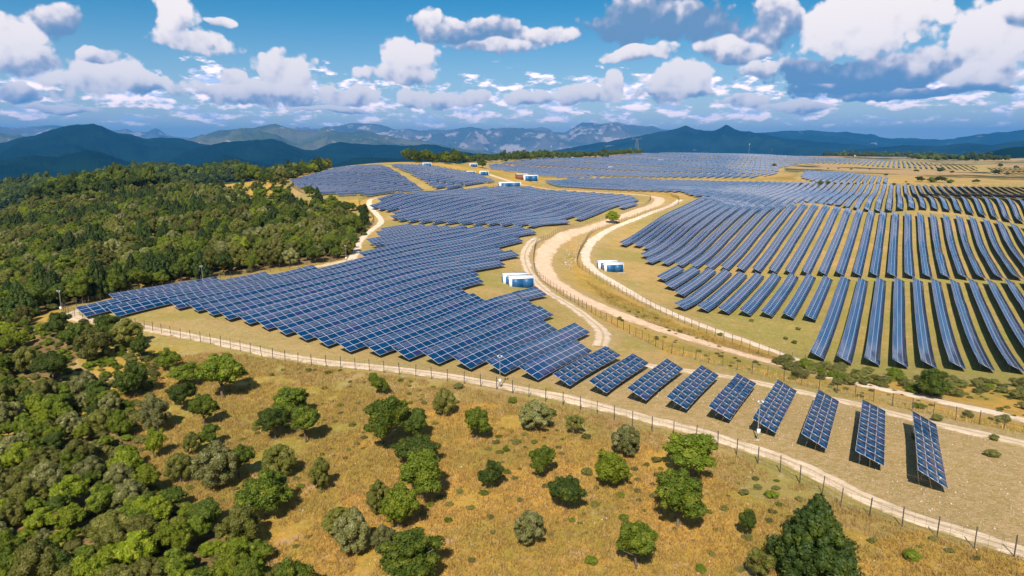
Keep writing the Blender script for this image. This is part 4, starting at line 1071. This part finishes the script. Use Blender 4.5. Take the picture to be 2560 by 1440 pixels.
# stones on the bank inside the road bend and on the stony ground
def stones(name, poly_px, bbox, n, s0, s1, seed, label):
    r2 = np.random.default_rng(seed); xx = r2.uniform(bbox[0], bbox[1], n); yy = r2.uniform(bbox[2], bbox[3], n)
    u, v = project(xx, yy, height(xx, yy)); ok = in_poly(u, v, poly_px); xx, yy = xx[ok], yy[ok]; zz = height(xx, yy); V = []; F_ = []; nn = 0
    oc = np.array([(1,0,0),(0,1,0),(-1,0,0),(0,-1,0),(0,0,.8),(0,0,-.6)]); of = np.array([(0,1,4),(1,2,4),(2,3,4),(3,0,4),(1,0,5),(2,1,5),(3,2,5),(0,3,5)])
    for x, y, z in zip(xx, yy, zz):
        s = s0 + (s1 - s0) * r2.random() ** 3; V.append(oc * s * r2.uniform(.6, 1.2, (6, 3)) + (x, y, z + s * .15)); F_.append(of + nn); nn += 6
    tag(link(name, mesh_np(name, np.vstack(V), np.vstack(F_), M['rockpile'])), label, 'stones', kind='stuff')
stones('bank_stones', [(1475,590),(1452,620),(1440,655),(1430,680),(1400,670),(1405,640),(1430,610)], (5, 60, 180, 340), 9000, .1, .55, 41, 'pale rubble on the bank inside the road bend')
stones('field_stones', [(1450,975),(1700,1035),(2050,1150),(2250,1260),(2640,1420),(2640,1125),(2300,1040),(1990,990),(1800,945)], (0, 110, 50, 130), 16000, .04, .16, 42, 'small pale stones strewn between the front solar tables')
stones('meadow_stones', MEAD, (-75, 60, 45, 145), 5000, .04, .16, 43, 'scattered pale stones in the golden meadow')

# vineyard-like hedge rows on the tan field, upper left
hb = 0
HR = [((662,462),(645,480)),((690,462),(668,484)),((712,462),(690,490)),((640,461),(625,474)),((735,463),(716,486)),((610,461),(600,472))]
for a, b_ in HR:
    p, q = np.array(hit(*a)), np.array(hit(*b_)); n = 9
    for k in range(n):
        x, y = p + (q - p) * k / (n - 1); place_tree('dark', x + rr.normal(0, .5), y + rr.normal(0, .5), 2.6, 2.4, 'small dark shrub of the planted lines on the tan field above the forest', 'planted shrubs on the tan field', cat='shrub', trunk=False).name = 'shrub'

# ------------------------------------------------------------------ power line far off
def pylon(u, v, dist, h, label):
    a = float(px_az(u)); x, y = dist * math.sin(a), dist * math.cos(a); z = float(height(x, y)); e = link('power_pylon', None, loc=(x, y, z)); tag(e, label, 'pylon', 'lattice pylons on the skyline')
    b = MB(); w = h * .12
    for sx in (-1, 1):
        for sy in (-1, 1): b.bar((sx * w, sy * w, 0), (sx * w * .3, sy * w * .3, h * .8), .5)
    for k in range(6):
        z0 = h * .8 * k / 6; z1 = h * .8 * (k + 1) / 6; a0 = w * (1 - .7 * k / 6); a1 = w * (1 - .7 * (k + 1) / 6)
        b.bar((-a0, -a0, z0), (a1, -a1, z1), .3); b.bar((a0, -a0, z0), (-a1, -a1, z1), .3)
    link('tower', b.mesh('tower', M['steel']), e)
    b = MB(); b.bar((-h * .28, 0, h * .8), (h * .28, 0, h * .8), .6); b.bar((-h * .28, 0, h * .8), (-h * .1, 0, h), .4); b.bar((h * .28, 0, h * .8), (h * .1, 0, h), .4); b.bar((-h * .1, 0, h), (h * .1, 0, h), .4)
    link('crossarm', b.mesh('crossarm', M['steel']), e)
pylon(1592, 385, 1700, 42, 'lattice pylon with a wide head above the dark wood, the taller one')
pylon(1362, 385, 1500, 24, 'lattice pylon peeping over the dark skyline wood')
def thin_mast(u, dist, h, label):
    a = float(px_az(u)); x, y = dist * math.sin(a), dist * math.cos(a); z = float(height(x, y)); e = link('radio_mast', None, loc=(x, y, z)); tag(e, label, 'mast')
    b = MB(); b.bar((0, 0, -1), (0, 0, h), .5, w2=.25, sides=6); link('pole', b.mesh('pole', M['alu']), e)
    b = MB(); b.box((0, 0, h * .9), (1.6, 1.6, 1.2)); link('antenna', b.mesh('antenna', M['white']), e)
thin_mast(1378, 1450, 38, 'thin tall mast over the dark skyline wood')
thin_mast(1873, 1600, 26, 'thin white mast on the skyline right of centre')
thin_mast(2139, 1100, 20, 'thin pole rising from the far right row of panels')

# ------------------------------------------------------------------ mountains
def mrange(name, prof, dist, depth, basedrop, mat, seed, rough=.45, det=1.0, nA=420, nT=70):
    prof = np.array(prof, float); u = np.linspace(prof[0, 0], prof[-1, 0], nA); v = np.interp(u, prof[:, 0], prof[:, 1])
    ker = np.hanning(6); ker /= ker.sum(); v = np.convolve(np.pad(v, 4, mode='edge'), ker, 'same')[4:-4]
    v = v + (fbm(u / 22 + seed, u * 0 + seed, 5) - .5) * 7.0 * det
    az = px_az(u); el = px_el(u, v)
    zr = CZ + np.tan(el) * dist; zb = CZ - basedrop
    T = np.concatenate([np.linspace(0, 1, nT), np.linspace(1.03, 1.5, 12)])
    A_, T_ = np.meshgrid(az, T, indexing='ij'); RR = dist + depth * (T_ - 1)
    x, y = RR * np.sin(A_), RR * np.cos(A_)
    S = np.where(T_ <= 1, T_ ** 1.15, 1 - (T_ - 1) * 1.4)
    sc = depth / 3.2
    nzz = fbm(x / sc + seed, y / sc, 6, ridged=True) - .62
    env = np.clip(T_, 0, 1) * np.clip(1 - T_, 0, 1) * 4
    z = zb + (zr[:, None] - zb) * S + nzz * env * (zr[:, None] - zb) * rough * 1.6
    # never poke above the traced ridge as seen from the meadow side
    lim = CZ + (zr[:, None] - CZ) * RR / dist - env * (zr[:, None] - zb) * .01
    z = np.where(T_ < 1, np.minimum(z, lim), z)
    V = np.stack([x, y, z], -1).reshape(-1, 3); nt_ = len(T)
    i, j = np.meshgrid(np.arange(nA - 1), np.arange(nt_ - 1), indexing='ij')
    f = np.stack([i * nt_ + j, (i + 1) * nt_ + j, (i + 1) * nt_ + j + 1, i * nt_ + j + 1], -1).reshape(-1, 4)
    tag(link(name, mesh_np(name, V, f, mat, smooth=True)), kind='structure')
MD = mountain_mat('cloud_shaded_wooded_slope', (.002,.012,.009), (.005,.020,.013), (.07,.07,.06), .05, .0016)  # woodland green darkened: cloud shadow over the left ranges is put into the colour
MM = mountain_mat('mixed_slope', (.055,.075,.04), (.12,.12,.075), (.30,.25,.20), .45, .0012)
MP = mountain_mat('rocky_slope', (.07,.08,.06), (.15,.135,.11), (.38,.31,.28), .55, .0007)
MB_ = mountain_mat('blue_wooded_slope', (.003,.016,.018), (.012,.032,.030), (.30,.24,.22), .30, .0011)
mrange('far_ridge', [(-300,322),(0,318),(70,318),(130,313),(180,317),(240,325),(300,326),(320,321),(340,330),(370,329),(390,321),(400,323),(415,334),(440,342),(520,345),(600,350),(700,350)], 26000, 5000, 500, MP, 1, .3, .6)
mrange('far_ridge', [(560,345),(640,340),(740,319),(800,320),(850,315),(895,309),(920,307),(945,313),(980,322),(1040,326),(1080,325),(1130,324),(1170,318),(1215,322),(1240,321),(1280,320),(1310,322),(1350,318),(1380,328),(1410,330),(1432,318),(1450,309),(1470,307),(1500,309),(1540,308),(1575,310),(1600,312),(1650,321),(1700,323),(1760,330),(1850,335)], 24000, 7000, 500, MP, 2, .9, 1.5)
mrange('far_ridge', [(1850,338),(1900,333),(1990,325),(2050,328),(2120,331),(2150,333),(2220,345),(2300,348),(2350,349),(2400,343),(2450,335),(2500,330),(2560,323),(2750,318),(2900,330)], 17000, 6000, 420, MB_, 3, .6, .9)
mrange('mid_ridge', [(-300,345),(0,333),(50,337),(100,345),(200,350)], 15000, 3000, 500, MM, 4)
mrange('mid_ridge', [(380,380),(440,354),(480,345),(520,333),(550,326),(590,324),(620,320),(660,316),(690,310),(715,318),(745,326),(780,331),(800,324),(820,322),(850,331),(900,328),(930,330),(965,340),(1030,350),(1100,362),(1160,372),(1230,380),(1300,395)], 14000, 5000, 450, MM, 5, .65, .9)
mrange('mid_ridge', [(1240,400),(1380,378),(1450,364),(1530,352),(1600,340),(1650,330),(1690,322),(1712,314),(1735,324),(1780,327),(1800,317),(1811,309),(1830,321),(1850,328),(1900,333),(1960,345),(2050,354),(2150,362),(2260,372)], 11500, 4500, 350, MB_, 6, .6, .9)
mrange('low_ridge', [(2080,378),(2180,371),(2260,362),(2340,365),(2420,358),(2480,362),(2560,350),(2750,345)], 9500, 2500, 260, MB_, 7, .3, .5)
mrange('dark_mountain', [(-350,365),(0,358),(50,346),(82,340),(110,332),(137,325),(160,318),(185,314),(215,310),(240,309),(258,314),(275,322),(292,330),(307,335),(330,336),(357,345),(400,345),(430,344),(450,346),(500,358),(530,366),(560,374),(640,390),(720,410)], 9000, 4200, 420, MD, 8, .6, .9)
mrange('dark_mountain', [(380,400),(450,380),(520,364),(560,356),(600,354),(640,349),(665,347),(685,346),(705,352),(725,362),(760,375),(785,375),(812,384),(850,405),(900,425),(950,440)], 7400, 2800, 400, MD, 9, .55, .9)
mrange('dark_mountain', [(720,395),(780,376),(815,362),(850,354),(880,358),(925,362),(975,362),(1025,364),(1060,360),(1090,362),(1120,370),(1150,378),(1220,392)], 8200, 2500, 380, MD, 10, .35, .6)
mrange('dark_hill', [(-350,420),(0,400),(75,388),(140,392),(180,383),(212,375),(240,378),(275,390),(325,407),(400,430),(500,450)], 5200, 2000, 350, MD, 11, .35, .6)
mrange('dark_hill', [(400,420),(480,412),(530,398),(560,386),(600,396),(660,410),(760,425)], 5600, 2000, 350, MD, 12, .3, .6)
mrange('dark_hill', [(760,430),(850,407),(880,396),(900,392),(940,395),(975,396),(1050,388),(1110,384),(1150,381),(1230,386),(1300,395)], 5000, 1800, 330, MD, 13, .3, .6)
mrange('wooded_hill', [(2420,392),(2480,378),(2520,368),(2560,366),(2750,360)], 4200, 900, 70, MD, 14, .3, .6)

# ------------------------------------------------------------------ haze, sun, sky
hz = MB(); hz.box((0, 12000, 285), (64000, 66000, 1910))
hm = bpy.data.materials.new('haze_air'); hm.use_nodes = True; nt = hm.node_tree; nt.nodes.clear()
out = nt.nodes.new('ShaderNodeOutputMaterial'); pvn = nt.nodes.new('ShaderNodeVolumePrincipled')
pvn.inputs['Color'].default_value = (.075, .39, .93, 1); pvn.inputs['Density'].default_value = 4.6e-5; pvn.inputs['Anisotropy'].default_value = .0
nt.links.new(pvn.outputs[0], out.inputs['Volume'])
ho = link('haze', hz.mesh('haze', hm)); tag(ho, kind='stuff'); ho['label'] = 'thin blue air over the land'

SUN_EL = math.radians(47); sh_az = float(px_az(1620))          # shadows run towards this azimuth
sd = bpy.data.lights.new('sun', 'SUN'); sd.energy = 5.0; sd.angle = math.radians(.5); sd.color = (1, .93, .82)
so = link('sun', sd); dirv = Vector((math.sin(sh_az) * math.cos(SUN_EL), math.cos(sh_az) * math.cos(SUN_EL), -math.sin(SUN_EL)))
so.rotation_euler = dirv.to_track_quat('-Z', 'Y').to_euler()

Wd = bpy.data.worlds.new('World'); SC.world = Wd; Wd.use_nodes = True; nt = Wd.node_tree; g = G(nt)
bg = nt.nodes['Background']
sky = g.node('ShaderNodeTexSky', sky_type='NISHITA'); sky.sun_disc = False; sky.sun_elevation = SUN_EL
sky.sun_rotation = sh_az + math.pi; sky.altitude = 600; sky.air_density = 1.0; sky.dust_density = .6; sky.ozone_density = 2.5
gen = g.node('ShaderNodeTexCoord').outputs['Generated']
nv_ = g.vm('NORMALIZE', gen); sx = g.node('ShaderNodeSeparateXYZ'); nt.links.new(nv_, sx.inputs[0])
az = g.m('ARCTAN2', sx.outputs[0], sx.outputs[1]); el = g.m('ARCSINE', sx.outputs[2])
cxy = g.node('ShaderNodeCombineXYZ'); nt.links.new(az, cxy.inputs[0]); nt.links.new(el, cxy.inputs[1]); Pn = cxy.outputs[0]
# a warp so that outlines billow
wn = g.node('ShaderNodeTexNoise'); nt.links.new(Pn, wn.inputs['Vector']); wn.inputs['Scale'].default_value = 14; wn.inputs['Detail'].default_value = 3
wv = g.vm('SUBTRACT', wn.outputs['Color'], (.5, .5, .5)); wvs = g.vm('SCALE', wv); wvs.node.inputs['Scale'].default_value = .035
Pw = g.vm('ADD', Pn, wvs)
def relief(vec, tag_):
    a = g.noise(vec, 14, 9, .62)
    v = g.node('ShaderNodeTexVoronoi', feature='SMOOTH_F1'); g.put(v.inputs['Vector'], vec); v.inputs['Scale'].default_value = 30; v.inputs['Smoothness'].default_value = .45; v.inputs['Detail'].default_value = 2.0; v.inputs['Roughness'].default_value = .55
    puff = g.m('SUBTRACT', .75, v.outputs['Distance'])
    return g.m('ADD', g.m('MULTIPLY', a, .70), g.m('MULTIPLY', puff, .30))
rA = relief(Pn, 'a'); off = g.vm('ADD', Pn, (-.008, .014, 0)); rB = relief(off, 'b')
BL_ = [ # u, v, rx, ry, weight(brightness)
 (150,48,66,48,.45),(40,105,75,70,.95),(60,150,110,45,.75),(230,205,125,48,.95),(350,215,75,30,.8),(245,150,62,26,.7),(430,50,62,80,1),(480,100,115,34,.85),(548,48,40,16,.8),
 (720,185,78,52,1),(575,190,42,34,.85),(660,228,195,34,.8),(1030,150,72,62,1),(1012,192,105,30,.85),(1065,70,48,44,.6),(1210,82,170,34,.45),(1350,85,110,28,.75),(1230,112,120,20,.7),
 (1620,50,160,66,.10),(1740,50,130,60,.18),(1600,132,108,22,.85),(1700,200,92,54,1),(1690,235,115,20,.75),(1830,120,95,42,.7),(1930,50,90,60,.5),
 (2190,70,205,100,1.15),(2130,185,300,48,.12),(2300,150,160,60,.55),(2470,95,130,92,1.1),(2440,185,140,42,.9),(2540,30,60,50,.7),(1900,175,60,30,.8),
 (1035,248,48,24,.95),(1110,250,38,20,.9),(1190,248,46,24,.95),(897,240,48,26,.95),(1330,248,90,18,.9),(1530,214,32,38,.95),(1460,240,80,28,.9),(2060,205,80,14,.5),(1880,255,80,18,.85),(1990,268,110,16,.9),(2300,225,300,18,.35),
 (180,270,120,9,.85),(850,270,110,8,.85),(50,240,60,22,.6)]
D = None; Hh = None
for (u, v, rx, ry, wt) in BL_:
    a0, e0 = float(px_az(u, v)), float(px_el(u, v)); ra = 1.12 * abs(float(px_az(u + rx, v)) - a0); re = 1.15 * abs(float(px_el(u, v - ry)) - e0)
    q = g.vm('SUBTRACT', Pw, (a0, e0, 0)); q = g.vm('MULTIPLY', q, (1 / ra, 1 / re, 0)); ln = g.vm('LENGTH', q, out=1)
    s = g.node('ShaderNodeSeparateXYZ'); nt.links.new(q, s.inputs[0])
    d = g.m('SUBTRACT', 1.0, ln)
    hh = g.m('MULTIPLY_ADD', s.outputs[1], .62, (wt - .62) * 1.25)
    if D is None: D, Hh = d, hh
    else:
        f = g.ss(g.m('SUBTRACT', d, D), -.25, .25)
        Hh = g.fmix(f, Hh, hh); D = g.m('MAXIMUM', D, d)
dens = g.m('ADD', g.m('ADD', D, .26), g.m('MULTIPLY', g.m('SUBTRACT', rA, .46), 2.1))
alpha = g.m('MULTIPLY', g.ss(dens, -.04, .20), g.ss(el, .262, .235))
# lower band of small flattened clouds
mp = g.node('ShaderNodeMapping'); nt.links.new(Pn, mp.inputs[0]); mp.inputs['Scale'].default_value = (1, 2.7, 1)
b1 = g.noise(mp.outputs[0], 21, 7, .6); mp2 = g.node('ShaderNodeMapping'); nt.links.new(Pn, mp2.inputs[0]); mp2.inputs['Scale'].default_value = (1, 2.7, 1); mp2.inputs['Location'].default_value = (.004, -.016, 0)
b2 = g.noise(mp2.outputs[0], 21, 7, .6)
cov = g.m('MULTIPLY', g.ss(el, .012, .04), g.ss(el, .16, .075))
dens2 = g.m('ADD', b1, g.m('MULTIPLY', g.m('SUBTRACT', cov, 1), .4))
al2 = g.m('MULTIPLY', g.ss(dens2, .44, .56), .88)
# clouds elsewhere in the sky dome (behind and above, seen in reflections)
back = g.m('MAXIMUM', g.ss(g.m('ABSOLUTE', az), .80, .92), g.ss(el, .235, .27))
band = g.m('MULTIPLY', g.ss(el, .54, .42), g.ss(az, -.9, -.2))
al3 = g.m('MULTIPLY', g.ss(g.m('ADD', g.noise(nv_, 3.2, 6, .6), g.m('MULTIPLY', band, .27)), .54, .66), g.m('MULTIPLY', back, .85))
relf = g.m('SUBTRACT', rA, rB)
lit = g.m('ADD', g.m('ADD', Hh, .47), g.m('MULTIPLY', relf, 2.1))
lit = g.ss(lit, -.15, 1.05)
K = 9.0
cr = g.node('ShaderNodeValToRGB'); nt.links.new(lit, cr.inputs[0]); cr.color_ramp.elements[0].color = (.15, .27, .44, 1); cr.color_ramp.elements[1].color = (1.0, .90, .86, 1)
e_ = cr.color_ramp.elements.new(.35); e_.color = (.42, .45, .57, 1); e_ = cr.color_ramp.elements.new(.62); e_.color = (.76, .71, .75, 1)
cc = g.vm('SCALE', cr.outputs[0]); cc.node.inputs['Scale'].default_value = K
l2 = g.ss(g.m('ADD', g.m('MULTIPLY', g.m('SUBTRACT', b1, b2), 3.5), .5), .2, .9)
c2 = g.mix(l2, col(.42, .50, .70), col(1.25, .96, .90)); c2s = g.vm('SCALE', c2); c2s.node.inputs['Scale'].default_value = K * 1.6
tint = g.mix(g.ss(el, .0, .22), col(1.05, .95, .88), col(.10, .54, .68))
skc = g.mix(1.0, sky.outputs[0], tint, 'MULTIPLY')
bc = g.vm('SCALE', col(.74, .72, .80)[:3]); bc.node.inputs['Scale'].default_value = K
simple_sky = g.mix(al3, skc, bc)
c = g.mix(al2, simple_sky, c2s); c = g.mix(alpha, c, cc)
nt.links.new(c, bg.inputs['Color']); bg.inputs['Strength'].default_value = .1
bg2 = g.node('ShaderNodeBackground'); nt.links.new(simple_sky, bg2.inputs['Color']); bg2.inputs['Strength'].default_value = .1
zone = g.m('MULTIPLY', g.m('MULTIPLY', g.m('GREATER_THAN', el, -.01), g.m('LESS_THAN', el, .262)), g.m('LESS_THAN', g.m('ABSOLUTE', az), .80))
ms = g.node('ShaderNodeMixShader'); nt.links.new(zone, ms.inputs[0]); nt.links.new(bg2.outputs[0], ms.inputs[1]); nt.links.new(bg.outputs[0], ms.inputs[2])
nt.links.new(ms.outputs[0], nt.nodes['World Output'].inputs[0])

# ------------------------------------------------------------------ camera and render settings
cam = bpy.data.cameras.new('camera'); cam.sensor_width = 36; cam.lens = 24; cam.clip_end = 90000; cam.clip_start = .5
co = link('camera', cam); co.location = (0, 0, CZ); co.rotation_euler = (math.pi / 2 - PITCH, 0, 0); SC.camera = co
SC.view_settings.view_transform = 'Standard'; SC.view_settings.look = 'None'; SC.view_settings.exposure = .42; SC.view_settings.gamma = 1
cy = SC.cycles
cy.max_bounces = 5; cy.diffuse_bounces = 2; cy.glossy_bounces = 2; cy.transmission_bounces = 2; cy.volume_bounces = 0; cy.transparent_max_bounces = 6
cy.use_denoising = True; cy.sample_clamp_indirect = 4; cy.caustics_reflective = False; cy.caustics_refractive = False
SC.world.cycles.sampling_method = 'MANUAL'; SC.world.cycles.sample_map_resolution = 512
